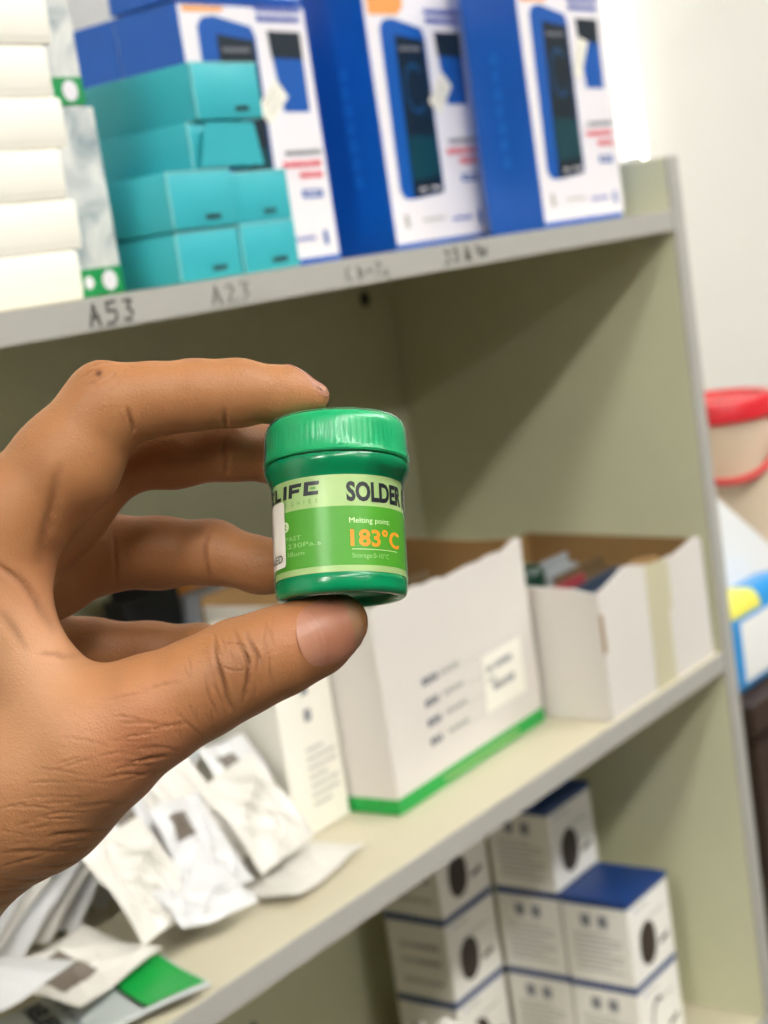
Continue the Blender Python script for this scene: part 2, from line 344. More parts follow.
# blue and white tester boxes
GB = 'blue and white tester boxes'
def device_box(x0, yf, z, label, sticker, w=0.131, d=0.058, h=0.1775):
    t = thing('device_box', label, 'box', (x0, yf, z), (0, 0, 0), GB)
    m = MB(); m.box(0, w, 0, d, 0, h, 'blue_card', 0.0008); m.build('carton', t)
    k = 1.112/1000; m = MB()
    P = lambda pts, y: [(a*k, -y, b*k+0.0033) for a, b in pts]
    hp = (h-0.0050)/k; m.poly(P([(0.4, 1.0), (116.6, 1.0), (116.6, hp), (0.4, hp)], 0.0003), 'print_white')
    m.poly(P([(4.2, hp-1), (4.2, 151), (37, 151.5), (44.6, 157), (44.6, hp-1)] if hp > 158 else [(4.2, hp-0.5), (4.2, 151), (37, 151.5), (42, hp-0.5)], 0.0005), 'orange')
    # picture of the tester: case, screen, ring
    m.poly(P([(14.7, 143), (19.7, 147.9), (30.1, 149.3), (62.7, 143.3), (65.8, 137.5), (64.4, 33.2), (59.4, 31.8), (26.6, 29.5), (16.4, 30.4), (12.0, 36.3)], 0.0006), 'art_blue')
    m.poly(P([(30.3, 138.5), (63.6, 134.9), (62.7, 32.5), (26.8, 30.3)], 0.0008), 'art_dark')
    m.poly(P([(29.5, 72), (62.9, 70), (62.8, 44), (28.6, 42)], 0.0010), 'art_teal')
    ring = []
    for a in range(0, 25):
        q = a*math.pi/12; ring.append((46+12.5*math.cos(q), 103+17*math.sin(q)))
    for a in range(3, 21):
        (ax, az), (bx, bz) = ring[a], ring[a+1]; sh = lambda x, z: (46+(x-46)*0.82, 103+(z-103)*0.82)
        m.poly(P([(ax, az), (bx, bz), sh(bx, bz), sh(ax, az)], 0.0010), 'art_ring')
    m.poly(P([(77.5, 141.1), (109.2, 140.8), (108.2, 91.5), (82.4, 91.9)], 0.0006), 'art_blue')
    m.poly(P([(77.5, 141.1), (109.2, 140.8), (108.7, 124), (78.3, 125)], 0.0008), 'art_dark')
    for (a, b, L, hh, mt, sd) in ((68, 152.5, 42, 4, 'ink_blue', 1), (69, 146.5, 41, 4, 'ink_blue', 2), (77, 65, 35, 3.2, 'ink_grey', 3), (73, 57.5, 38, 4.2, 'ink_red', 4), (88, 50.5, 22, 4, 'ink_red', 5),
                          (33, 14, 27, 2, 'ink_pale', 6), (69, 12, 25, 2.6, 'ink_blue', 7), (34, 34.5, 8, 2.0, 'print_white', 8), (48, 35, 11, 2.0, 'print_white', 9), (33, 128, 26, 2.6, 'ink_grey', 10)):
        print_rows(m, a*k, b*k+0.0033, L*k, hh*k, mt, -0.0012, sd)
    m.poly(P([(88, 43.5), (108.7, 43), (108.5, 37.8), (88, 38.4)], 0.0006), 'art_blue')
    print_rows(m, 91*k, 40*k+0.0033, 15*k, 2*k, 'print_white', -0.0010, 11)
    m.poly(P([(103, 17), (107, 17), (107.5, 8), (103.3, 8)], 0.0006), 'art_blue')      # small emblem
    m.poly(P([(12, 20), (17, 20), (18, 11), (13, 11)], 0.0006), 'ink_pale')
    m.build('front_print', t)
    m = MB()
    rr = random.Random(5)
    for q in range(5):
        print_rows(m, 0, 0, 0.001, 0.001, 'art_blue')
    m = MB()                                          # pale side lettering running up the side
    for q in range(7):
        z0 = 0.05+q*0.013
        m.poly([(-0.0003, 0.022+0.002*(q % 2), z0), (-0.0003, 0.030, z0), (-0.0003, 0.029, z0+0.009), (-0.0003, 0.023, z0+0.009)], 'blue_faint')
    m.build('side_print', t)
    if sticker:
        m = MB(); n = Matrix.Translation((0, -0.0014, 0))
        pts = [(a*k, b*k+0.0033) for a, b in sticker]
        m.prism(pts, 0.0004, 'tag', n); st = m.build('price_sticker', t)
        cx = sum(p[0] for p in pts)/4; cz = sum(p[1] for p in pts)/4; m = MB()
        ax = Vector((pts[1][0]-pts[2][0], 0, pts[1][1]-pts[2][1])); 
        for q in (-.25, .05, .3):
            c0 = Vector((cx, -0.0016, cz))+q*Vector((pts[0][0]-pts[1][0], 0, pts[0][1]-pts[1][1])); 
            m.poly([tuple(c0-ax*.3), tuple(c0+ax*.3), tuple(c0+ax*.3+Vector((0, 0, .0012))), tuple(c0-ax*.3+Vector((0, 0, .0012)))], 'ink_pale')
        m.build('barcode', st)
    return t
device_box(0.791, 0.720, ZT, 'blue and white tester box directly behind the teal boxes', [(78, 112), (88, 101), (66, 84), (57, 95)])
device_box(0.973, 0.706, ZT, 'blue and white tester box with tilted tag, middle of the three fronts', [(80, 113.6), (90.2, 104), (71.2, 85.2), (59.5, 94)], h=0.198)
device_box(1.080, 0.642, ZT, 'blue and white tester box nearest the right side panel', [(76, 128), (91, 124.5), (74, 97), (64, 102)], w=0.128, d=0.050, h=0.198)
device_box(0.791, 0.7215, ZT+0.1790, 'blue and white tester box lying above the one behind the teal boxes', None)
device_box(0.791, 0.7788, ZT, 'blue tester box hidden behind the first, only its blue side showing', None, d=0.07)

# ------------------------------------------------------------------ middle shelf: cartons
def torn_top(x0, x1, z, n, amp, seed):
    rr = random.Random(seed)
    return [(x0+(x1-x0)*i/n, z+rr.uniform(-amp, amp)) for i in range(n+1)]
t = thing('white_carton', 'large open white carton with green base stripe and printed form label', 'box', (0.838, 0.676, ZM), (0, 0, R(2.16)))
W, D, Hh = 0.212, 0.148, 0.151
m = MB()
top = [(0, 0.150), (0.03, 0.151), (0.062, 0.1515), (0.07, 0.1495), (0.09, 0.150), (0.10, 0.147), (0.13, 0.1485), (0.15, 0.1475), (0.165, 0.149), (0.185, 0.147), (0.195, 0.1500), (0.205, 0.152), (0.212, 0.1515)]
m.prism([(0, 0), (W, 0)]+top[::-1], 0.003, 'white_card')
m.build('front_panel', t)
m = MB(); m.prism([(0, 0), (D, 0), (D, 0.151), (0, 0.151)], 0.003, 'white_card', Matrix.Translation((0.003, 0.0031, 0)) @ Matrix.Rotation(R(90), 4, 'Z')); m.build('side_panel', t)
m = MB(); m.prism([(0, 0), (D, 0), (D, 0.156), (0.04, 0.150), (0, 0.151)], 0.003, 'kraft', Matrix.Translation((W, 0.0031, 0)) @ Matrix.Rotation(R(90), 4, 'Z')); m.build('side_panel', t)
m = MB(); m.box(0, W, D+0.0035, D+0.0065, 0, 0.158, 'kraft', 0.0005); m.build('back_panel', t)
m = MB(); m.box(0.003, W-0.003, 0.0032, D+0.003, 0, 0.003, 'kraft', 0.0003); m.build('base_panel', t)
m = MB(); m.box(-0.0004, W+0.0004, -0.0005, 0.0004, 0.0002, 0.0115, 'green_print', 0.0002); m.box(-0.0005, 0.0004, 0.0006, D, 0.0002, 0.0115, 'green_print', 0.0002)
print_rows(m, 0.06, 0.004, 0.11, 0.003, 'lab_pale', -0.0008, 3); m.build('green_stripe', t)
m = MB()
for k, z in enumerate((0.079, 0.063, 0.0485, 0.034)):
    print_rows(m, 0.049, z, 0.018, 0.0058, 'ink_grey', -0.0005, 20+k, 0.15); print_rows(m, 0.074, z+0.001, 0.028, 0.0042, 'ink_pale', -0.0005, 30+k)
    m.poly([(0.106, -0.0004, z), (0.185, -0.0004, z), (0.185, -0.0004, z+0.0004), (0.106, -0.0004, z+0.0004)], 'ink_pale')
m.build('printed_form', t)
m = MB(); m.prism([(0.128, 0.033), (0.189, 0.0325), (0.190, 0.0765), (0.132, 0.077)], 0.0003, 'tag', Matrix.Translation((0, -0.0008, 0))); pl = m.build('paper_label', t)
m = MB(); print_rows(m, 0.136, 0.0625, 0.010, 0.0055, 'ink_grey', -0.0011, 41); print_rows(m, 0.148, 0.063, 0.024, 0.0055, 'ink_grey', -0.0011, 42); print_rows(m, 0.135, 0.0545, 0.012, 0.004, 'ink_pale', -0.0011, 43); print_rows(m, 0.142, 0.047, 0.030, 0.006, 'ink_grey', -0.0011, 44); m.build('label_print', pl)

# packets standing in the white carton
ca, sa = math.cos(R(2.16)), math.sin(R(2.16))
def in_carton(u, v): return (0.838+u*ca-v*sa, 0.676+u*sa+v*ca)
for k, (u, v, w, h, mt, lb) in enumerate(((0.055, 0.09, 0.075, 0.152, 'kraft', 'brown cardboard packet standing in the white carton, nearest the jar'), (0.145, 0.11, 0.085, 0.150, 'kraft', 'wide brown cardboard packet standing in the white carton, towards its torn corner'), (0.10, 0.05, 0.10, 0.138, 'kraft_dark', 'dark brown packet standing at the front inside the white carton'))):
    x, y = in_carton(u, v); t2 = thing('packet', lb, 'packet', (x, y, ZM+0.0035), (0, 0, R(2.16)))
    m = MB(); m.box(-w/2, w/2, -0.012, 0.012, 0, h-0.012, mt, 0.002); m.build('body', t2); m = MB(); m.box(-w/2+0.001, w/2-0.001, -0.002, 0.002, h-0.0125, h, mt, 0.0008); m.build('tuck_flap', t2)

# torn open white box by the side panel
t = thing('open_box', 'torn open white box with pale tape, against the right side panel', 'box', (1.0575, 0.625, ZM))
W2, D2 = 0.187, 0.17
m = MB()
m.prism([(0, 0), (W2, 0), (W2, 0.104), (0.183, 0.1075), (0.174, 0.108), (0.15, 0.104), (0.135, 0.1025), (0.12, 0.1035), (0.10, 0.1035), (0.078, 0.1075), (0.062, 0.112), (0.05, 0.1135), (0.035, 0.110), (0.022, 0.107), (0.010, 0.104), (0, 0.1025)], 0.003, 'white_card'); m.build('front_panel', t)
m = MB(); m.prism([(0, 0), (D2, 0), (D2, 0.112), (0.09, 0.110), (0.045, 0.108), (0.02, 0.107), (0, 0.1025)], 0.003, 'white_card', Matrix.Translation((0.003, 0.0031, 0)) @ Matrix.Rotation(R(90), 4, 'Z')); m.build('side_panel', t)
m = MB(); m.prism([(0, 0), (D2, 0), (D2, 0.112), (0, 0.105)], 0.003, 'kraft', Matrix.Translation((W2, 0.0031, 0)) @ Matrix.Rotation(R(90), 4, 'Z')); m.build('side_panel', t)
m = MB(); m.box(0, W2, D2+0.0035, D2+0.0065, 0, 0.112, 'kraft', 0.0005); m.build('back_panel', t)
m = MB(); m.box(0.003, W2-0.003, 0.0032, D2+0.003, 0, 0.003, 'kraft', 0.0003); m.build('base_panel', t)
m = MB(); m.prism([(0.078, 0), (0.113, 0), (0.113, 0.060), (0.120, 0.061), (0.120, 0.1034), (0.081, 0.1066)], 0.0003, 'tape', Matrix.Translation((0, -0.0006, 0))); m.build('tape_strip', t)
m = MB(); m.prism([(-0.0008, 0.055), (0.004, 0.056), (0.0035, 0.085), (-0.0008, 0.088)], 0.0004, 'kraft', Matrix.Translation((0, -0.0006, 0))); m.build('torn_corner', t)
m = MB(); m.prism([(0.055, 0.092), (0.112, 0.090), (0.112, 0.106), (0.085, 0.1105), (0.066, 0.1125)], 0.002, 'kraft', Matrix.Translation((0, 0.0035, 0.002))); m.build('inner_flap', t)
x0, y0 = 1.0575, 0.625
m = MB(); m.lathe([(0, 0), (0.022, 0), (0.024, 0.003), (0.024, 0.022), (0.018, 0.025), (0.018, 0.06), (0.024, 0.063), (0.024, 0.108), (0.020, 0.112), (0, 0.113)], 'dark_green', 32)
o = m.build('plastic_spool', None, True); o.location = (x0+0.035, y0+0.095, ZM+0.0035); tag(o, 'dark green plastic spool standing inside the torn open box', 'spool')
for (u, v, w, d, h, mt, lb, rx) in ((0.055, 0.024, 0.09, 0.02, 0.097, 'dark_blue', 'dark blue packet tilted inside the torn open box near its front', -6), (0.05, 0.048, 0.050, 0.012, 0.097, 'maroon', 'maroon packet inside the torn open box behind the blue one', -4), (0.115, 0.075, 0.085, 0.02, 0.092, 'kraft_dark', 'brown card packet inside the torn open box beside the spool', -5), (0.12, 0.115, 0.09, 0.02, 0.094, 'grey_packet', 'grey packet at the back inside the torn open box', -5)):
    t2 = thing('packet', lb, 'packet', (x0+u, y0+v, ZM+0.006), (R(rx), 0, 0))
    m = MB(); m.box(-w/2, w/2, -d/2, d/2, 0, h-0.01, mt, 0.002); m.build('body', t2); m = MB(); m.box(-w/2+0.001, w/2-0.001, -0.0015, 0.0015, h-0.011, h, mt, 0.0006); m.build('tuck_flap', t2)

# narrow upright carton behind the pouches
t = thing('upright_carton', 'narrow upright white carton between the pouch heap and the large white carton', 'box', (0.774, 0.717, ZM))
m = MB(); m.box(0, 0.059, 0, 0.10, 0, 0.140, 'cream_card', 0.0008); m.build('carton', t)
m = MB()
for z in (0.098, 0.079): m.poly([(0.026, -0.0004, z), (0.033, -0.0004, z), (0.033, -0.0004, z+0.0085), (0.026, -0.0004, z+0.0085)], 'ink_grey')
for k in range(7): print_rows(m, 0.022, 0.058-k*0.0065, 0.030 if k % 3 else 0.02, 0.0022, 'ink_pale', -0.0004, 60+k)
m.build('printed_text', t)
m = MB(); m.box(0.0005, 0.0585, 0.002, 0.098, 0.1402, 0.1412, 'cream_card', 0.0003); m.build('tuck_lid', t)

# grey carton with dark packets at the back, seen between the fingers
t = thing('grey_carton', 'open grey carton at the back of the middle shelf behind the pouches', 'box', (0.70, 0.846, ZM))
m = MB()
for bx in ((0, 0.30, 0, 0.003, 0, 0.135), (0, 0.30, 0.073, 0.076, 0, 0.15), (0, 0.003, 0.003, 0.073, 0, 0.14), (0.297, 0.30, 0.003, 0.073, 0, 0.14), (0.003, 0.297, 0.003, 0.073, 0, 0.003)): m.box(*bx, 'foil_grey', 0.0004)
m.build('tray', t)
for (u, w, h, mt, lb) in ((0.05, 0.07, 0.150, 'grey_packet', 'grey packet in the back carton, first from its end'), (0.125, 0.06, 0.172, 'dark_plastic', 'black packet in the back carton, seen between the fingers'), (0.185, 0.05, 0.160, 'grey_packet', 'grey packet with orange seal in the back carton beside the black one'), (0.245, 0.06, 0.165, 'dark_green', 'dark green packet in the back carton nearest the white carton')):
    t2 = thing('packet', lb, 'packet', (0.70+u, 0.884, ZM+0.0035), (0, 0, 0))
    m = MB(); m.box(-w/2, w/2, -0.012, 0.012, 0, h-0.012, mt, 0.003); m.build('body', t2, True); m = MB(); m.box(-w/2+0.001, w/2-0.001, -0.0015, 0.0015, h-0.0125, h, 'orange' if 'orange' in lb else mt, 0.0006); m.build('seal_strip', t2)

# ------------------------------------------------------------------ white pouches
def pouch_mesh(w, l, T, seed, mt, patch=None, curl=0.0, amp=1.0):
    """a padded film pouch lying in XY, bottom seam at -l/2"""
    rr = random.Random(seed); nu, nv = 44, 48
    ph = [rr.uniform(0, 6.28) for _ in range(8)]
    def wave(u, v): return 0.0012*math.sin(3*u+2*v+ph[0])+0.0007*math.sin(-2*u+4*v+ph[1])
    def crump(u, v): return 0.0016*(1-abs(math.sin(3.1*u+2.2*v+1.3*math.sin(2*v+ph[1])+ph[4])))**2+0.0014*(1-abs(math.sin(-4*u+3.3*v+1.1*math.sin(3*u+ph[2])+ph[5])))**2+0.0010*(1-abs(math.sin(8*u+5*v+2*math.sin(3*v-2*u+ph[0])+ph[6])))**3-0.0008
    m = MB(); top = []; bot = []
    for i in range(nu+1):
        for j in range(nv+1):
            u = -1+2*i/nu; v = -1+2*j/nv
            e = max(0, (1-abs(u)**3.0)*(1-abs(v)**4.0))
            base = amp*wave(u, v)+curl*v*v*0.01
            x = u*w/2*(1-0.03*e+0.01*math.sin(9*v+ph[7])); y = v*l/2*(1+0.008*math.sin(8*u+ph[3]))
            top.append((x, y, base+0.0003+e*(T/2+amp*crump(u, v)))); bot.append((x, y, base-0.0003-e*(T/2+0.6*amp*crump(v, u))))
    idx = lambda i, j: i*(nv+1)+j; nn = len(top); fs = []; pf = []
    for i in range(nu):
        for j in range(nv):
            q = [idx(i, j), idx(i+1, j), idx(i+1, j+1), idx(i, j+1)]
            uc, vc = -1+2*(i+.5)/nu, -1+2*(j+.5)/nv
            (pf if patch and patch[0] < uc < patch[1] and patch[2] < vc < patch[3] else fs).append(q)
            fs.append([nn+k for k in q[::-1]])
    for i in range(nu): fs += [[idx(i+1, 0), idx(i, 0), nn+idx(i, 0), nn+idx(i+1, 0)], [idx(i, nv), idx(i+1, nv), nn+idx(i+1, nv), nn+idx(i, nv)]]
    for j in range(nv): fs += [[idx(0, j), idx(0, j+1), nn+idx(0, j+1), nn+idx(0, j)], [idx(nu, j+1), idx(nu, j), nn+idx(nu, j), nn+idx(nu, j+1)]]
    m.add(top+bot, fs, mt)
    if patch:
        k = m.slot('brown_patch'); m.f += pf; m.mi += [k]*len(pf)
    return m
GP = 'white film pouches heaped on the middle shelf'
nums = ['first', 'second', 'third', 'fourth', 'fifth', 'sixth', 'seventh', 'eighth', 'ninth', 'tenth', 'eleventh', 'twelfth']
rnd = random.Random(11)
for i in range(11):
    w, l = rnd.uniform(0.074, 0.082), rnd.uniform(0.115, 0.130)
    psi = rnd.uniform(-0.14, 0.14); a = R(36)
    patch = [None, (-.75, -.2, .3, .75), None, (.1, .8, .45, .8), None, (-.8, -.3, .1, .5), None, (0, .7, .4, .8), None, None, None, None][i]
    m = pouch_mesh(w, l, 0.0055, 50+i, 'poly' if i % 2 else 'poly_warm', patch)
    o = m.build('film_pouch', None, True)
    up = Vector((math.cos(a), 0, math.sin(a))); xl = Vector((0, -1, 0)); nl = xl.cross(up)
    B = Matrix((xl, up, nl)).transposed(); Rm = B @ Matrix.Rotation(psi, 3, 'Z')
    o.rotation_euler = Rm.to_euler()
    s = abs(math.sin(psi))*w/2+abs(math.cos(psi))*l/2+0.003
    o.location = Vector((0.650-0.0188*i, 0.796+rnd.uniform(-0.004, 0.004), ZM+0.005))+up*s
    tag(o, 'crumpled white film pouch leaning in the heap, '+nums[i]+' from the upright carton'+(', grey-brown print' if patch else ''), 'pouch', GP)
for i, (x, y, z, rx, ry, rz, w, l, patch, lb) in enumerate((
    (0.728, 0.690, 0.0065, 0, 0, 8, 0.085, 0.075, None, 'white film pouch lying flat on the board at the right foot of the heap'),
    (0.738, 0.7190, 0.0520, 54, 5, 4, 0.050, 0.078, (-.6, .3, .3, .75), 'small crumpled printed pouch propped at the back of the heap, beside the carton'),
    (0.684, 0.7190, 0.0560, 54, -7, -3, 0.048, 0.082, None, 'small crumpled plain pouch propped at the back of the heap, second from the carton'),
    (0.632, 0.7190, 0.0520, 54, 6, 3, 0.048, 0.078, (-.4, .6, .4, .8), 'small crumpled printed pouch propped at the back of the heap, third from the carton'),
    (0.716, 0.6950, 0.0475, 54, -8, -4, 0.050, 0.068, None, 'small crumpled plain pouch in front of the propped ones, first from the carton'),
    (0.662, 0.6950, 0.0465, 54, 7, 3, 0.048, 0.066, (-.7, 0, .2, .7), 'small crumpled printed pouch in front of the propped ones, second from the carton'),
    (0.610, 0.6950, 0.0465, 54, -5, -3, 0.048, 0.066, None, 'small crumpled plain pouch in front of the propped ones, third from the carton'),
    (0.640, 0.6790, 0.0300, 40, 9, -6, 0.060, 0.046, None, 'smallest crumpled pouch lying lowest at the front of the heap'),
    (0.590, 0.772, 0.106, 6, 4, -20, 0.10, 0.09, (-.8, -.1, -.1, .5), 'white film pouch with grey-brown print lying on top of the heap, nearer the wrist'),
    (0.428, 0.660, 0.066, 4, 10, 22, 0.13, 0.10, None, 'large white film pouch at the near left end of the heap, tilted'),
    (0.545, 0.684, 0.024, 14, 6, 14, 0.085, 0.055, (-.8, -.1, -.5, .5), 'small white film pouch with grey-brown print just behind the green-cornered pouch'),)):
    o = pouch_mesh(w, l, 0.0055, 80+i, 'poly' if i % 2 else 'poly_warm', patch, 0.0, 1.8 if 0 < i < 8 else 1.2).build('film_pouch', None, True); o.location = (x, y, ZM+z); o.rotation_euler = (R(rx), R(ry), R(rz)); tag(o, lb, 'pouch', GP)

# clear pouch with a printed green card, lying over the board's front edge
t = thing('card_pouch', 'flat grey film pouch with green corner lying at the front edge of the middle shelf', 'packet', (0.516, 0.672, ZM+0.003), (0, 0, R(-19)))
m = MB()
nx, ny = 20, 12
def cz(x, y): return 0.0022*math.sin(40*x+20*y)+0.0012*math.sin(90*y-25*x)
for s, off in ((1, 0.0012), (-1, -0.0012)):
    vs = [(-0.075+0.15*i/nx, -0.031+0.062*j/ny, 0.003+cz(-0.075+0.15*i/nx, -0.031+0.062*j/ny)*0.6+off) for i in range(nx+1) for j in range(ny+1)]
    fs = [[i*(ny+1)+j, (i+1)*(ny+1)+j, (i+1)*(ny+1)+j+1, i*(ny+1)+j+1] for i in range(nx) for j in range(ny)]
    m.add(vs, fs, 'foil_grey')
bm_rim = [(-0.075, -0.031), (0.075, -0.031), (0.075, 0.031), (-0.075, 0.031)]
for a, b in zip(bm_rim, bm_rim[1:]+bm_rim[:1]):
    n = 12; L = [(a[0]+(b[0]-a[0])*k/n, a[1]+(b[1]-a[1])*k/n) for k in range(n+1)]
    m.tube([(x, y, 0.003+cz(x, y)*0.6) for x, y in L], 0.0014, 'foil_grey', 6)
m.build('film_sleeve', t, True)
m = MB()
def sheet(x0, x1, y0, y1, mt, off, n=10):
    vs = [(x0+(x1-x0)*i/n, y0+(y1-y0)*j/n, 0.003+cz(x0+(x1-x0)*i/n, y0+(y1-y0)*j/n)*0.6+off) for i in range(n+1) for j in range(n+1)]
    m.add(vs, [[i*(n+1)+j, (i+1)*(n+1)+j, (i+1)*(n+1)+j+1, i*(n+1)+j+1] for i in range(n) for j in range(n)], mt)
sheet(0.038, 0.074, -0.030, 0.030, 'green_print', 0.0020); sheet(0.0355, 0.038, -0.030, 0.030, 'ink_black', 0.0020)
m.build('green_card', t)
m = MB(); vs, fs = text_mesh('RELIFE', 0.014, 0.0006, 1.1)
vx = [(y0-0.012, 0.026-x0*0.8) for x0, y0 in vs]
m.add([(a, b, 0.003+cz(a, b)*0.6+0.0022) for a, b in vx], fs, 'ink_black')
for k in range(5): 
    a0, b0 = 0.004, -0.024+k*0.009; m.add([(a0, b0, 0.003+cz(a0, b0)*.6+.0022), (a0+.0025, b0, 0.003+cz(a0, b0)*.6+.0022), (a0+.0025, b0+.0065, 0.003+cz(a0, b0+.0065)*.6+.0022), (a0, b0+.0065, 0.003+cz(a0, b0+.008)*.6+.0022)], [[0, 1, 2, 3]], 'ink_grey')
m.build('lettering', t)

# ------------------------------------------------------------------ bottom shelf: small white and blue boxes
GS = 'small white boxes with navy lids'
def small_box(x0, y0, z, label, kind, w=0.0705):
    d, h = 0.0655, 0.0786
    t = thing('earbud_box', label, 'box', (x0, y0, z), (0, 0, 0), GS)
    m = MB(); m.box(0, w, 0, d, 0, h-0.0064, 'box_white', 0.0006); m.build('carton', t)
    m = MB(); m.box(-0.0003, w+0.0003, -0.0003, d+0.0003, h-0.0066, h-0.0002, 'navy', 0.0008)
    vs = []; n = 6
    for i in range(n+1):
        for j in range(n+1):
            u, v = i/n, j/n; vs.append((u*w, v*d, h-0.0006+0.0005*(1-(2*u-1)**2)*(1-(2*v-1)**2)))
    m.add(vs, [[i*(n+1)+j, (i+1)*(n+1)+j, (i+1)*(n+1)+j+1, i*(n+1)+j+1] for i in range(n) for j in range(n)], 'navy'); m.build('lid', t)
    m = MB(); e = []
    for k in range(24):
        a = k*math.pi/12; e.append((0.030+0.0155*math.cos(a)*(1 if abs(math.cos(a)) < .9 else .95), -0.0004, 0.030+0.020*math.sin(a)))
    if kind == 'swirl':
        for k in range(4, 20):
            a, b = k*math.pi/12, (k+1)*math.pi/12
            f = lambda q, r: (0.034+r*0.014*math.cos(q), -0.0004, 0.032+r*0.024*math.sin(q)); m.poly([f(a, 1), f(b, 1), f(b, .82), f(a, .82)], 'art_brown')
    else: m.add(e, [list(range(24))], 'art_brown')
    m.prism([(0.050, 0.019), (0.067, 0.022), (0.067, 0.026), (0.050, 0.0235)], 0.0002, 'art_brown', Matrix.Translation((0, -0.0005, 0)))
    print_rows(m, 0.013, 0.064, 0.004, 0.004, 'ink_blue', -0.0004, 1); print_rows(m, 0.019, 0.065, 0.016, 0.0025, 'ink_pale', -0.0004, 2); print_rows(m, 0.036, 0.050, 0.028, 0.002, 'ink_pale', -0.0004, 4)
    m.build('front_print', t)
    m = MB(); F = lambda y, z: (-0.0004, y, z)
    if kind == 'rows':
        for z, mt in ((0.048, 'ink_grey'), (0.033, 'ink_grey'), (0.014, 'ink_pale')):
            for q in range(7): 
                y = 0.052-q*0.0062; m.poly([F(y, z), F(y-0.0045, z), F(y-0.0045, z+0.0045), F(y, z+0.0045)], mt if q > 2 else 'ink_pale')
    else:
        for y in (0.047, 0.030): m.poly([F(y, 0.053), F(y-0.0095, 0.053), F(y-0.0095, 0.064), F(y, 0.064)], 'ink_grey')
        for k in range(8):
            L = 0.048 if k % 3 else 0.036; m.poly([F(0.057, 0.045-k*0.0048), F(0.057-L, 0.045-k*0.0048), F(0.057-L, 0.0466-k*0.0048), F(0.057, 0.0466-k*0.0048)], 'ink_pale')
    m.build('side_print', t)
Hs = 0.0786
small_box(1.1240, 0.676, ZB, 'small white box with swirl picture, bottom of the two-box front stack', 'swirl', 0.0765)
small_box(1.1240, 0.676, ZB+Hs, 'small white box with its navy lid top in view, nearest the side panel', 'oval', 0.0765)
for k, (lb, kd) in enumerate((('small white box in the middle stack, lowest of three', 'oval'), ('small white box in the middle stack, level with the navy lid top', 'oval'), ('small white box in the middle stack, topmost, under the shelf board', 'oval'))):
    small_box(1.1255, 0.7450, ZB+k*Hs, lb, kd, 0.0765)
for k, (lb, kd) in enumerate((('small white box in the rear stack, lowest of three', 'rows'), ('small white box in the rear stack with two rows of grey print, middle one', 'rows'), ('small white box in the rear stack, topmost, half hidden by the shelf edge', 'rows'))):
    small_box(1.0455, 0.8140, ZB+k*Hs, lb, kd, 0.0790)
# crumpled white bag in front of the rear stack and a black bundle further along
def lump(name, label, cat, loc, rx, ry, rz, mt, seed):
    m = MB(); rr = random.Random(seed); ph = [rr.uniform(0, 6) for _ in range(9)]; nu, nv = 40, 20; vs = []
    for i in range(nu):
        a = 2*math.pi*i/nu
        for j in range(nv+1):
            b = math.pi/2*j/nv
            k = 1+0.05*abs(math.sin(3*a+5*b+ph[0]))+0.05*abs(math.sin(-5*a+4*b+ph[1]))+0.03*math.sin(9*a+7*b+ph[2])
            e = max(0.0, math.cos(b))**0.7
            vs.append((rx*k*e*math.cos(a), ry*k*e*math.sin(a), rz*k*math.sin(b)))
    vs.append((0, 0, 0)); c = len(vs)-1
    fs = [[i*(nv+1)+j, ((i+1) % nu)*(nv+1)+j, ((i+1) % nu)*(nv+1)+j+1, i*(nv+1)+j+1] for i in range(nu) for j in range(nv)]+[[c, ((i+1) % nu)*(nv+1), i*(nv+1)] for i in range(nu)]
    m.add(vs, fs, mt); o = m.build(name, None, True); o.location = loc
    tag(o, label, cat)
    m = MB(); m.tube([(0.0, 0.0, rz*0.98), (0.004, 0.002, rz+0.006), (0.010, 0.0, rz+0.009)], 0.004, mt, 8); m.build('tied_neck', o, True)
lump('plastic_bag', 'crumpled white plastic bag on the bottom shelf below the small boxes', 'bag', (0.930, 0.765, ZB), 0.090, 0.045, 0.106, 'poly_warm', 4)
lump('plastic_bag', 'black plastic bundle on the bottom shelf, peeking in at the lower edge', 'bag', (0.685, 0.715, ZB), 0.070, 0.055, 0.226, 'dark_plastic', 9)

# ------------------------------------------------------------------ table with pail at the far right
t = thing('side_table', 'dark wooden table standing beyond the shelf unit', 'table', (1.86, 0.815, 0))
TZ = 0.930
m = MB(); m.box(-0.52, 0.52, -0.175, 0.115, TZ-0.03, TZ, 'dark_wood', 0.002); m.build('table_top', t)
for sx in (-0.49, 0.45):
    for sy in (-0.16, 0.07):
        m = MB(); m.box(sx, sx+0.04, sy, sy+0.03, 0, TZ-0.0305, 'dark_wood', 0.002); m.build('leg', t)
m = MB(); m.box(-0.449, 0.449, 0.08, 0.09, 0.3, TZ-0.031, 'dark_wood', 0.001); m.build('modesty_panel', t)
t = thing('pail', 'cloudy plastic pail with red lid and red handle on the dark table', 'pail', (1.695, 0.82, TZ), (0, 0, R(-52)))
pr = 0.068; ph_ = 0.238
m = MB(); m.lathe([(0, 0), (0.060, 0), (0.061, 0.004), (pr-0.002, ph_-0.01), (pr, ph_), (pr-0.003, ph_), (0.058, 0.006), (0, 0.006)], 'pail_plastic', 64); m.build('bucket', t, True)
m = MB(); m.lathe([(0, ph_+0.008), (pr-0.008, ph_+0.008), (pr-0.006, ph_+0.012), (pr+0.002, ph_+0.012), (pr+0.004, ph_+0.009), (pr+0.004, ph_-0.012), (pr+0.0015, ph_-0.013), (pr+0.0015, ph_+0.002), (0, ph_+0.002)], 'red_plastic', 64); m.build('lid', t, True)
m = MB(); pts = []
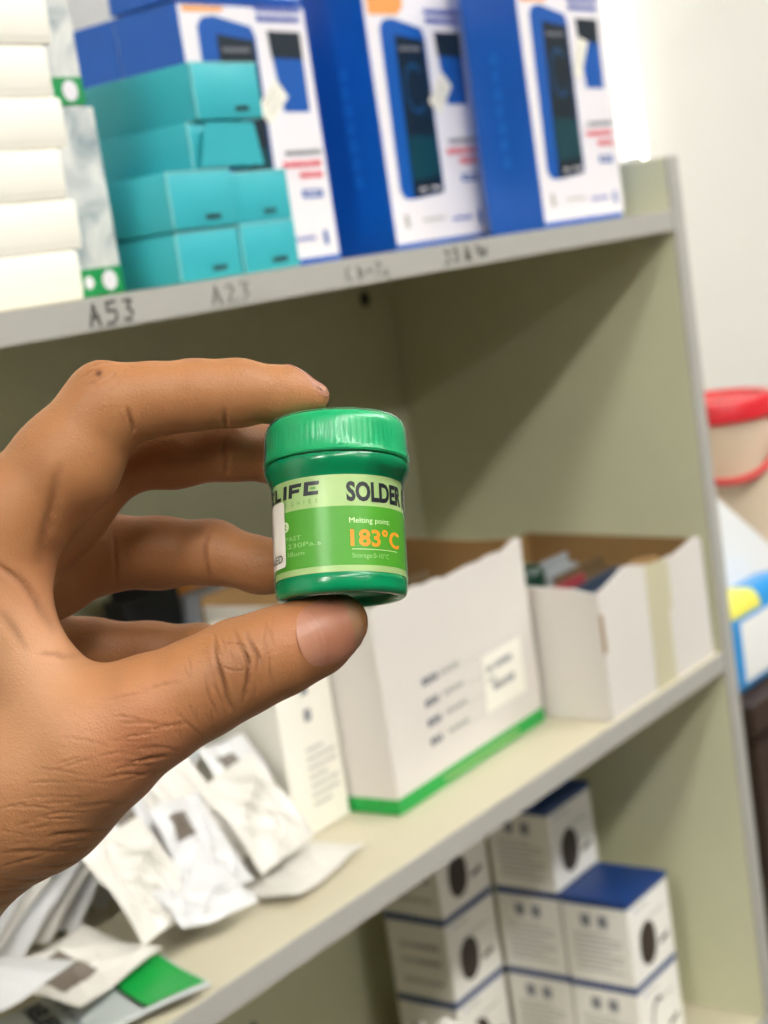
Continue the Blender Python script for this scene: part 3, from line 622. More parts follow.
for k in range(33):
    a = math.pi*k/32; pts.append((-(pr+0.005)*math.cos(a)*1.0, -0.012-(pr+0.002)*math.sin(a), ph_-0.014-0.062*math.sin(a)))
m.tube(pts, 0.0042, 'red_plastic', 10); m.build('handle', t, True)
for sx in (-1, 1):
    m = MB(); m.box(sx*(pr+0.003)-0.004, sx*(pr+0.003)+0.004, -0.010, 0.010, ph_-0.026, ph_-0.0135, 'red_plastic', 0.002); m.build('handle_lug', t)
m = MB(); m.prism([(-0.17, 0), (0.20, 0), (0.20, 0.012), (0.059, 0.111), (-0.0525, 0.189), (-0.10, 0.222), (-0.17, 0.222)], 0.012, 'foam')
o = m.build('foam_board'); o.location = (1.50, 0.703, TZ+0.0008); o.rotation_euler = (R(-3), 0, 0); tag(o, 'white foam board with slanting edge leaning in front of the red-lidded pail', 'board')
t = thing('tissue_pack', 'blue and yellow film pack with white patch on the dark table beside the shelf', 'pack', (1.42, 0.677, TZ+0.0005))
m = MB(); n1, n2 = 40, 24
def sup(c, e): return math.copysign(abs(c)**e, c)
def pk(i, j, k=1.0):
    a = 2*math.pi*i/n1; b = -math.pi/2+math.pi*j/n2
    return (0.10*k*sup(math.cos(b), .35)*sup(math.cos(a), .35), 0.021*k*sup(math.cos(b), .5)*sup(math.sin(a), .6), 0.0475+0.0475*k*sup(math.sin(b), .45)+0.0008*math.sin(9*a)*math.cos(b))
vs = [pk(i, j) for i in range(n1) for j in range(n2+1)]; fa, fy, fw = [], [], []
for i in range(n1):
    for j in range(n2):
        q = [i*(n2+1)+j, ((i+1) % n1)*(n2+1)+j, ((i+1) % n1)*(n2+1)+j+1, i*(n2+1)+j+1]
        c = [sum(vs[k][d] for k in q)/4 for d in range(3)]
        (fw if c[1] < -0.012 and -0.055 < c[0] < 0.06 and 0.012 < c[2] < 0.075 else fy if c[2] > 0.078 and c[0] < 0.0 else fa).append(q)
m.add(vs, fa, 'sky_blue')
for mt, fs in (('yellow_print', fy), ('foam', fw)):
    k = m.slot(mt); m.f += fs; m.mi += [k]*len(fs)
m.build('film_wrap', t, True)
m = MB(); m.box(-0.104, -0.097, -0.012, 0.012, 0.03, 0.065, 'sky_blue', 0.002); m.build('end_seal', t)

# ------------------------------------------------------------------ jar of solder paste
JAR = Vector(((0.32097, 0.26382, 1.33736)))
CAMR = Matrix((((0.58771, 0.21525, -0.77991), (-0.79564, -0.02112, -0.6054), (-0.14678, 0.97633, 0.15885))))                      # columns: right, up, back of the viewer's hand-held pose
def frame_rot(upv, front):
    z = Vector(upv).normalized(); y = -(Vector(front)-z*Vector(front).dot(z)).normalized(); x = y.cross(z)
    return Matrix((x, y, z)).transposed()
jr = CAMR @ frame_rot((-0.045, 0.98, -0.195), (0, 0, 1))
# the jar is a touch wider than a round number of millimetres
jar = thing('solder_paste_jar', 'green lidded solder paste jar held between thumb and fingertips', 'jar', JAR, jr.to_euler()); jar.scale = (1.016, 1.016, 1)
mm = 0.001; H0 = -25.8
def prof(l): return [(r*mm, (h+H0)*mm) for r, h in l]
NJ = 144
m = MB(); m.lathe(prof([(0, 2.6), (13.2, 2.6), (13.7, 2.2), (14.0, 0.5), (14.5, 0.0), (15.7, 0.0), (16.5, 0.5), (16.85, 1.5), (16.9, 3.5), (16.75, 4.4), (16.6, 4.6), (16.6, 29.6), (16.9, 30.2), (17.1, 30.6), (17.8, 32.2), (18.35, 33.4), (18.4, 34.6), (18.1, 35.4), (17, 35.6), (0, 35.6)]), 'jar', NJ); m.build('jar_body', jar, True)
def flutes(a, z):
    h = z/mm-H0
    return 0.0045*(abs(math.sin(a*36))-0.5)*(1 if 37.2 < h < 43.6 else 0)
m = MB(); m.lathe(prof([(17.9, 35.7), (18.5, 35.9), (18.75, 36.4), (18.5, 37.0), (18.25, 37.6), (18.1, 40), (17.95, 43), (17.75, 44.6), (17.3, 46.0), (16.5, 46.8), (15.4, 47.0), (14.9, 46.7), (0, 46.7)]), 'lid', 432, None, flutes); m.build('lid', jar, True)
def band(h0, h1, r, mt, a0=-180, a1=180, n=120):
    m = MB(); vs = []; n = max(4, int(n*(a1-a0)/360))
    for i in range(n+1):
        a = R(a0+(a1-a0)*i/n)-math.pi/2
        vs += [(r*mm*math.cos(a), r*mm*math.sin(a), (h0+H0)*mm), (r*mm*math.cos(a), r*mm*math.sin(a), (h1+H0)*mm)]
    m.add(vs, [[2*i, 2*i+2, 2*i+3, 2*i+1] for i in range(n)], mt); return m
lb = band(4.9, 30.0, 16.68, 'lab_pale'); g = band(6.5, 21.6, 16.74, 'lab_green'); lb.add(g.v, g.f, 'lab_green')
label = lb.build('label', jar, True)
def wrap(m, txt, ang, h, size, mt, bold=0.0, width=None, r=16.82, sxx=1.0):
    """lettering bent round the jar: ang degrees (0 faces the viewer) of its left end, h of its baseline, width in degrees"""
    vs, fs = text_mesh(txt, size, bold, 1.0)
    if not vs: return
    x0 = min(v[0] for v in vs); x1 = max(v[0] for v in vs); s = sxx
    if width: s = R(width)*r/(x1-x0)
    out = []
    for x, y in vs:
        a = R(ang)+(x-x0)*s/r-math.pi/2
        out.append((r*mm*math.cos(a), r*mm*math.sin(a), (h+y+H0)*mm))
    m.add(out, fs, mt)
def block_letters(m, word, a0, a1, h0, h1, r=16.82):
    """square, slightly slanted block capitals; the middle bar of an E is a short green dash"""
    G = {'R': [(0, 0, .24, 1), (.24, .78, 1, 1), (.76, .45, 1, .78), (.24, .38, 1, .56), (.66, 0, .95, .38)], 'E': [(0, 0, .32, 1), (.32, .72, 1, 1), (.32, 0, 1, .28)], 'L': [(0, 0, .32, 1), (.32, 0, .95, .28)],
         'I': [(0, 0, .34, 1)], 'F': [(0, 0, .32, 1), (.32, .72, 1, 1), (.32, .32, .88, .58)]}
    W_ = {'I': .34}; tot = sum(W_.get(c, 1) for c in word)+.2*(len(word)-1); u = (a1-a0)/tot; x = 0
    for c in word:
        for (x0, y0, x1, y1) in G[c]+([(.46, .42, .80, .58)] if c == 'E' else []):
            mt = 'ink_mid_green' if c == 'E' and (x0, y0) == (.46, .42) else 'ink_dark'; n = 4; vs = []
            for k in range(n+1):
                for yy in (y0, y1):
                    a = R(a0+u*(x+x0+(x1-x0)*k/n+0.10*(yy-.5)))-math.pi/2
                    vs.append((r*mm*math.cos(a), r*mm*math.sin(a), (h0+(h1-h0)*yy+H0)*mm))
            m.add(vs, [[2*k, 2*k+2, 2*k+3, 2*k+1] for k in range(n)], mt)
        x += W_.get(c, 1)+.2
def lettering(name, rows):
    m = MB()
    for rw in rows: wrap(m, **rw)
    return m.build(name, label)
m = MB(); block_letters(m, 'RELIFE', -103, -14.5, 24.9, 28.4); m.build('maker_lettering', label)
lettering('tagline_lettering', [dict(txt=c, ang=a_, h=22.8, size=1.5, mt='ink_mid_green', bold=0.0, width=None) for c, a_ in zip('VGHIES', (-52, -43, -36, -29, -24, -18))])
lettering('product_lettering', [dict(txt='SOLDER', ang=9.0, h=23.0, size=6.7, mt='ink_dark', bold=0.27, width=63), dict(txt='PASTE', ang=77, h=23.0, size=6.7, mt='ink_dark', bold=0.27, width=54)])
lettering('melting_point_lettering', [dict(txt='Melting point:', ang=10.5, h=17.2, size=2.0, mt='ink_lime', bold=0.0, width=40)])
lettering('temperature_lettering', [dict(txt='183°C', ang=11, h=11.4, size=5.8, mt='ink_orange', bold=0.14, width=53)])
lettering('storage_lettering', [dict(txt='Storage:0-10°C', ang=12, h=8.3, size=1.7, mt='ink_faint', bold=0.0, width=36)])
b = band(10.4, 10.55, 16.82, 'ink_lime', 12, 60); b.build('rule', label, True)
lettering('data_lettering', [dict(txt='SOLDER PAST', ang=-85, h=13.9, size=1.7, mt='ink_faint', bold=0.0, width=52), dict(txt='180-230Pa.s', ang=-68, h=12.0, size=1.7, mt='ink_faint', bold=0.0, width=54), dict(txt='20-38um', ang=-64, h=9.9, size=1.7, mt='ink_faint', bold=0.0, width=34)])
m = MB(); q_ = [(R(-51)-math.pi/2+1.3/16.8*math.cos(k*math.pi/12), 17.8+1.3*math.sin(k*math.pi/12)) for k in range(24)]
m.add([(16.80*mm*math.cos(a), 16.80*mm*math.sin(a), (h+H0)*mm) for a, h in q_], [list(range(24))], 'ink_lime')
wrap(m, '2', -53.3, 17.0, 2.3, 'lab_green', 0.04, None, 16.86); m.build('round_mark', label)
# white price sticker on the jar's left
m = MB(); r = 16.95; vs = []; pts = []
a0, a1, h0, h1, rc = -100, -51.5, 7.6, 24.6, 1.1
def corner(ca_, ch, q0):
    return [(ca_+math.degrees(rc/r)*math.cos(q0+k*math.pi/10), ch+rc*math.sin(q0+k*math.pi/10)) for k in range(6)]
dr = math.degrees(rc/r)
def arc_h(n, a, b, h): return [(a+(b-a)*k/n, h) for k in range(1, n)]
pts = corner(a1-dr, h1-rc, 0)+arc_h(14, a1-dr, a0+dr, h1)+corner(a0+dr, h1-rc, math.pi/2)+corner(a0+dr, h0+rc, math.pi)+arc_h(14, a0+dr, a1-dr, h0)+corner(a1-dr, h0+rc, 1.5*math.pi)
bm = bmesh.new(); bv = [bm.verts.new((a, h, 0)) for a, h in pts]; bm.faces.new(bv); 
geom = bm.faces[:]+bm.edges[:]+bm.verts[:]
for k in range(1, 20):
    res = bmesh.ops.bisect_plane(bm, geom=bm.faces[:]+bm.edges[:]+bm.verts[:], plane_co=(a0+(a1-a0)*k/20, 0, 0), plane_no=(1, 0, 0))
bm.verts.index_update()
m.add([(r*mm*math.cos(R(v.co.x)-math.pi/2), r*mm*math.sin(R(v.co.x)-math.pi/2), (v.co.y+H0)*mm) for v in bm.verts], [[v.index for v in f.verts] for f in bm.faces], 'tag'); bm.free()
st = m.build('price_sticker', jar, True)
m = MB(); wrap(m, 'SEALED', -96, 9.0, 2.9, 'ink_dark', 0.02, 40, 17.05); wrap(m, '1', -88, 15.5, 3.4, 'ink_dark', 0.12, None, 17.05); wrap(m, '-', -79, 15.9, 3.4, 'ink_dark', 0.12, None, 17.05); m.build('sticker_print', st)
# clear film shrunk over the jar
def wrinkle(a, z): return 0.004*math.sin(7*a+900*z)*math.sin(3*a-400*z)+0.0025*math.sin(23*a+300*z)
m = MB(); m.lathe(prof([(17.0, 3.2), (17.15, 4.5), (17.12, 8), (17.12, 14), (17.12, 20), (17.12, 26), (17.2, 29.8), (17.75, 31.2), (18.5, 32.8), (18.8, 34.0), (19.0, 36.3), (18.75, 38.0), (18.6, 41), (18.35, 44.3), (17.8, 46.1), (16.9, 47.1), (15.4, 47.35)]), 'film', 180, None, wrinkle); m.build('shrink_wrap', jar, True)

# ------------------------------------------------------------------ hand
# joints of the left hand in millimetres: x right, y up, z towards the viewer, r radius
SEG = {
    'palm': [((-85.7, -5.0, 4, 13.0), (-105.6, -52.2, -4, 21.2)), ((-105.6, -52.2, -4, 21.2), (-124.0, -104.4, -12, 27.0)), ((-124.0, -104.4, -12, 27.0), (-170.9, -173.5, 10, 28.19)), ((-170.9, -173.5, 10, 28.19), (-212.1, -232.3, 40, 29.69)), ((-92.5, -15.5, -18, 12.59), (-113.3, -59.8, -22, 19.34)), ((-113.3, -59.8, -22, 19.34), (-130.6, -110.0, -24, 23.59)), ((-98.8, -26.9, -36, 12.54), (-120.7, -67.6, -38, 18.61)), ((-120.7, -67.6, -38, 18.61), (-135.3, -114.3, -30, 22.5)), ((-102.4, -40.0, -51, 11.78), (-123.6, -74.9, -48, 16.96)), ((-123.6, -74.9, -48, 16.96), (-139.4, -118.1, -34, 21.28)), ((-124.0, -104.4, -12, 24.84), (-79.4, -73.9, 2, 18.81)), ((-79.4, -73.9, 2, 18.81), (-63.8, -62.8, 10, 14.86)), ((-88.8, -9.6, 6, 10.35), (-86.3, -28.9, 8, 8.24)), ((-86.3, -28.9, 8, 8.24), (-72.5, -49.0, 10, 10.76))],
    'index': [((-85.7, -5.0, 4, 13.52), (-70.4, 10.1, 5, 13.75)), ((-70.4, 10.1, 5, 13.75), (-60.0, 24.6, 5, 11.15)), ((-60.0, 24.6, 5, 11.15), (-48.8, 26.8, 4, 9.36)), ((-48.8, 26.8, 4, 9.36), (-37.3, 28.2, 2, 8.88)), ((-37.3, 28.2, 2, 8.88), (-26.3, 28.9, 0, 8.53)), ((-26.3, 28.9, 0, 8.53), (-14.0, 28.8, -2, 6.86)), ((-14.0, 28.8, -2, 6.86), (-6.4, 27.8, -3, 4.1))],
    'middle': [((-90.3, -15.5, -18, 13.14), (-75.9, -1.3, -20, 12.1)), ((-75.9, -1.3, -20, 12.1), (-62.0, 13.1, -22, 10.5)), ((-62.0, 13.1, -22, 10.5), (-45.5, 13.9, -21, 9.37)), ((-45.5, 13.9, -21, 9.37), (-29.7, 15.0, -20, 8.39)), ((-29.7, 15.0, -20, 8.39), (-16.7, 13.1, -22, 7.46)), ((-16.7, 13.1, -22, 7.46), (-11.3, 11.5, -25, 6.12))],
    'ring': [((-97.4, -27.4, -36, 12.54), (-83.3, -20.6, -37, 12.0)), ((-83.3, -20.6, -37, 12.0), (-69.2, -14.1, -38, 11.16)), ((-69.2, -14.1, -38, 11.16), (-51.8, -14.0, -36, 9.97)), ((-51.8, -14.0, -36, 9.97), (-36.6, -13.7, -33, 8.78)), ((-36.6, -13.7, -33, 8.78), (-22.2, -17.5, -29, 7.58)), ((-22.2, -17.5, -29, 7.58), (-14.7, -18.6, -27, 6.15))],
    'little': [((-101.0, -41.5, -51, 11.78), (-87.9, -43.1, -52, 10.62)), ((-87.9, -43.1, -52, 10.62), (-74.8, -43.8, -53, 9.76)), ((-74.8, -43.8, -53, 9.76), (-57.1, -43.8, -53, 8.57)), ((-57.1, -43.8, -53, 8.57), (-42.2, -43.7, -52, 7.96)), ((-42.2, -43.7, -52, 7.96), (-30.0, -45.7, -48, 6.73))],
    'thumb': [((-78.8, -73.4, 2, 19.86), (-62.0, -61.8, 10, 16.4)), ((-62.0, -61.8, 10, 16.4), (-47.4, -53.2, 13, 14.24)), ((-47.4, -53.2, 13, 14.24), (-34.7, -47.1, 13, 12.46)), ((-34.7, -47.1, 13, 12.46), (-24.6, -41.9, 12, 11.98)), ((-24.6, -41.9, 12, 11.98), (-14.6, -38.0, 10, 11.02)), ((-14.6, -38.0, 10, 11.02), (-5.4, -34.2, 9, 9.76)), ((-5.4, -34.2, 9, 9.76), (0.7, -30.9, 8, 7.47))]}
def rcone(P, a, b, ra, rb):
    ba = b-a; t = np.clip(((P-a)@ba)/max(1e-6, ba@ba), 0, 1)
    return np.linalg.norm(P-(a+t[..., None]*ba), axis=-1)-(ra+(rb-ra)*t)
def smin(a, b, k):
    h = np.maximum(k-np.abs(a-b), 0)/k
    return np.minimum(a, b)-h*h*k*0.25
def hand_mesh():
    lo = np.array((-200, -240, -70), float); hi = np.array((13, 42, 75), float); vx = 1.25
    n = np.ceil((hi-lo)/vx).astype(int)+1
    ax = [lo[i]+vx*np.arange(n[i]) for i in range(3)]
    BIG = 40.0
    def chain(segs, k, D):
        for (a, b) in segs:
            a = np.array(a, float); b = np.array(b, float)
            r = max(a[3], b[3])+14
            s = []
            for i in range(3):
                l, h = min(a[i], b[i])-r, max(a[i], b[i])+r
                s.append(slice(max(0, int((l-lo[i])/vx)), max(0, min(n[i], int((h-lo[i])/vx)+2))))
            if min(q.stop-q.start for q in s) <= 0: continue
            P = np.stack(np.meshgrid(*[ax[i][s[i]] for i in range(3)], indexing='ij'), -1).astype(np.float32)
            d = rcone(P, a[:3].astype(np.float32), b[:3].astype(np.float32), a[3], b[3])
            q = tuple(s); D[q] = smin(D[q], d.astype(np.float32), k)
        return D
    palm = chain(SEG['palm'], 9.0, np.full(n, BIG, np.float32))
    D = palm.copy()
    for f, kb in (('index', 7.0), ('middle', 6.0), ('ring', 6.0), ('little', 6.0), ('thumb', 10.0)):
        F = chain(SEG[f], 3.5, np.full(n, BIG, np.float32))
        D = smin(D, smin(palm, F, kb), 1.6)
    # surface nets
    ins = D < 0
    corners = [(i, j, k) for i in (0, 1) for j in (0, 1) for k in (0, 1)]
    m1 = [x-1 for x in n]
    def sub(A, c): return A[c[0]:c[0]+m1[0], c[1]:c[1]+m1[1], c[2]:c[2]+m1[2]]
    cnt = sum(sub(ins, c).astype(np.int8) for c in corners)
    act = (cnt > 0) & (cnt < 8)
    idx = np.argwhere(act); vid = np.full(m1, -1, np.int64); vid[act] = np.arange(len(idx))
    acc = np.zeros((len(idx), 3)); num = np.zeros(len(idx))
    val = {c: D[idx[:, 0]+c[0], idx[:, 1]+c[1], idx[:, 2]+c[2]] for c in corners}
    for c in corners:
        for d in range(3):
            if c[d] == 0:
                c2 = tuple(1 if i == d else c[i] for i in range(3))
                a, b = val[c], val[c2]; cr = (a < 0) != (b < 0)
                t = np.where(cr, a/np.where(cr, a-b, 1), 0)
                p = np.tile(np.array(c, float), (len(idx), 1)); p[:, d] += t
                acc[cr] += p[cr]; num[cr] += 1
    V = lo+vx*(idx+acc/num[:, None])
    Fs = []
    for d in range(3):
        o = [i for i in range(3) if i != d]
        s0 = [slice(1, x) for x in m1]; 
        a = ins[tuple(slice(0, m1[i]) if i == d else slice(1, m1[i]) for i in range(3))]
        b = ins[tuple(slice(1, m1[i]+1) if i == d else slice(1, m1[i]) for i in range(3))]
        e = np.argwhere(a != b)
        base = e.copy(); base[:, o[0]] += 1; base[:, o[1]] += 1
        q = []
        for u, w in ((0, 0), (1, 0), (1, 1), (0, 1)):
            c = base.copy(); c[:, o[0]] -= u; c[:, o[1]] -= w
            q.append(vid[c[:, 0], c[:, 1], c[:, 2]])
        q = np.stack(q, 1); flip = a[e[:, 0], e[:, 1], e[:, 2]]
        if d != 1: flip = ~flip
        q[flip] = q[flip][:, ::-1]
        Fs.append(q)
    return V, np.concatenate(Fs), (D, lo, vx)
V, Fq, GRID = hand_mesh()
me = bpy.data.meshes.new('hand'); me.from_pydata((V*mm).tolist(), [], Fq.tolist()); me.update()
tmp = bpy.data.objects.new('hand_coarse', me); C.objects.link(tmp)
sm = tmp.modifiers.new('smooth', 'SMOOTH'); sm.iterations = 4; sm.factor = 0.5
ss = tmp.modifiers.new('subdivide', 'SUBSURF'); ss.levels = 2; ss.render_levels = 2
bpy.context.view_layer.update()
fine = bpy.data.meshes.new_from_object(tmp.evaluated_get(bpy.context.evaluated_depsgraph_get()))
bpy.data.objects.remove(tmp); fine.name = 'hand'
nv = len(fine.vertices); co = np.empty(nv*3); fine.vertices.foreach_get('co', co); co = co.reshape(-1, 3)/mm
no = np.empty(nv*3); fine.vertices.foreach_get('normal', no); no = no.reshape(-1, 3)
def polydist(P, pts):
    """distance to a curve smoothed through pts, and how far along it (0..1) the nearest point lies"""
    p = np.array(pts, float)
    for _ in range(2):
        if len(p) > 2: p = np.concatenate([p[:1], np.stack([p[:-1]*.75+p[1:]*.25, p[:-1]*.25+p[1:]*.75], 1).reshape(-1, 2), p[-1:]])
    L_ = np.concatenate([[0], np.cumsum(np.linalg.norm(np.diff(p, axis=0), axis=1))]); d = np.full(len(P), 1e9); s = np.zeros(len(P))
    for k, (a, b) in enumerate(zip(p[:-1], p[1:])):
        ba = b-a; t = np.clip(((P-a)@ba)/max(1e-9, ba@ba), 0, 1); e = np.linalg.norm(P-(a+t[:, None]*ba), axis=1)
        m_ = e < d; d[m_] = e[m_]; s[m_] = ((L_[k]+t*(L_[k+1]-L_[k]))/L_[-1])[m_]
    wob_ = 0.12*np.sin(P[:, 0]*2.1+P[:, 1]*1.3)+0.08*np.sin(P[:, 0]*4.7-P[:, 1]*3.9)
    return np.abs(d+wob_), s
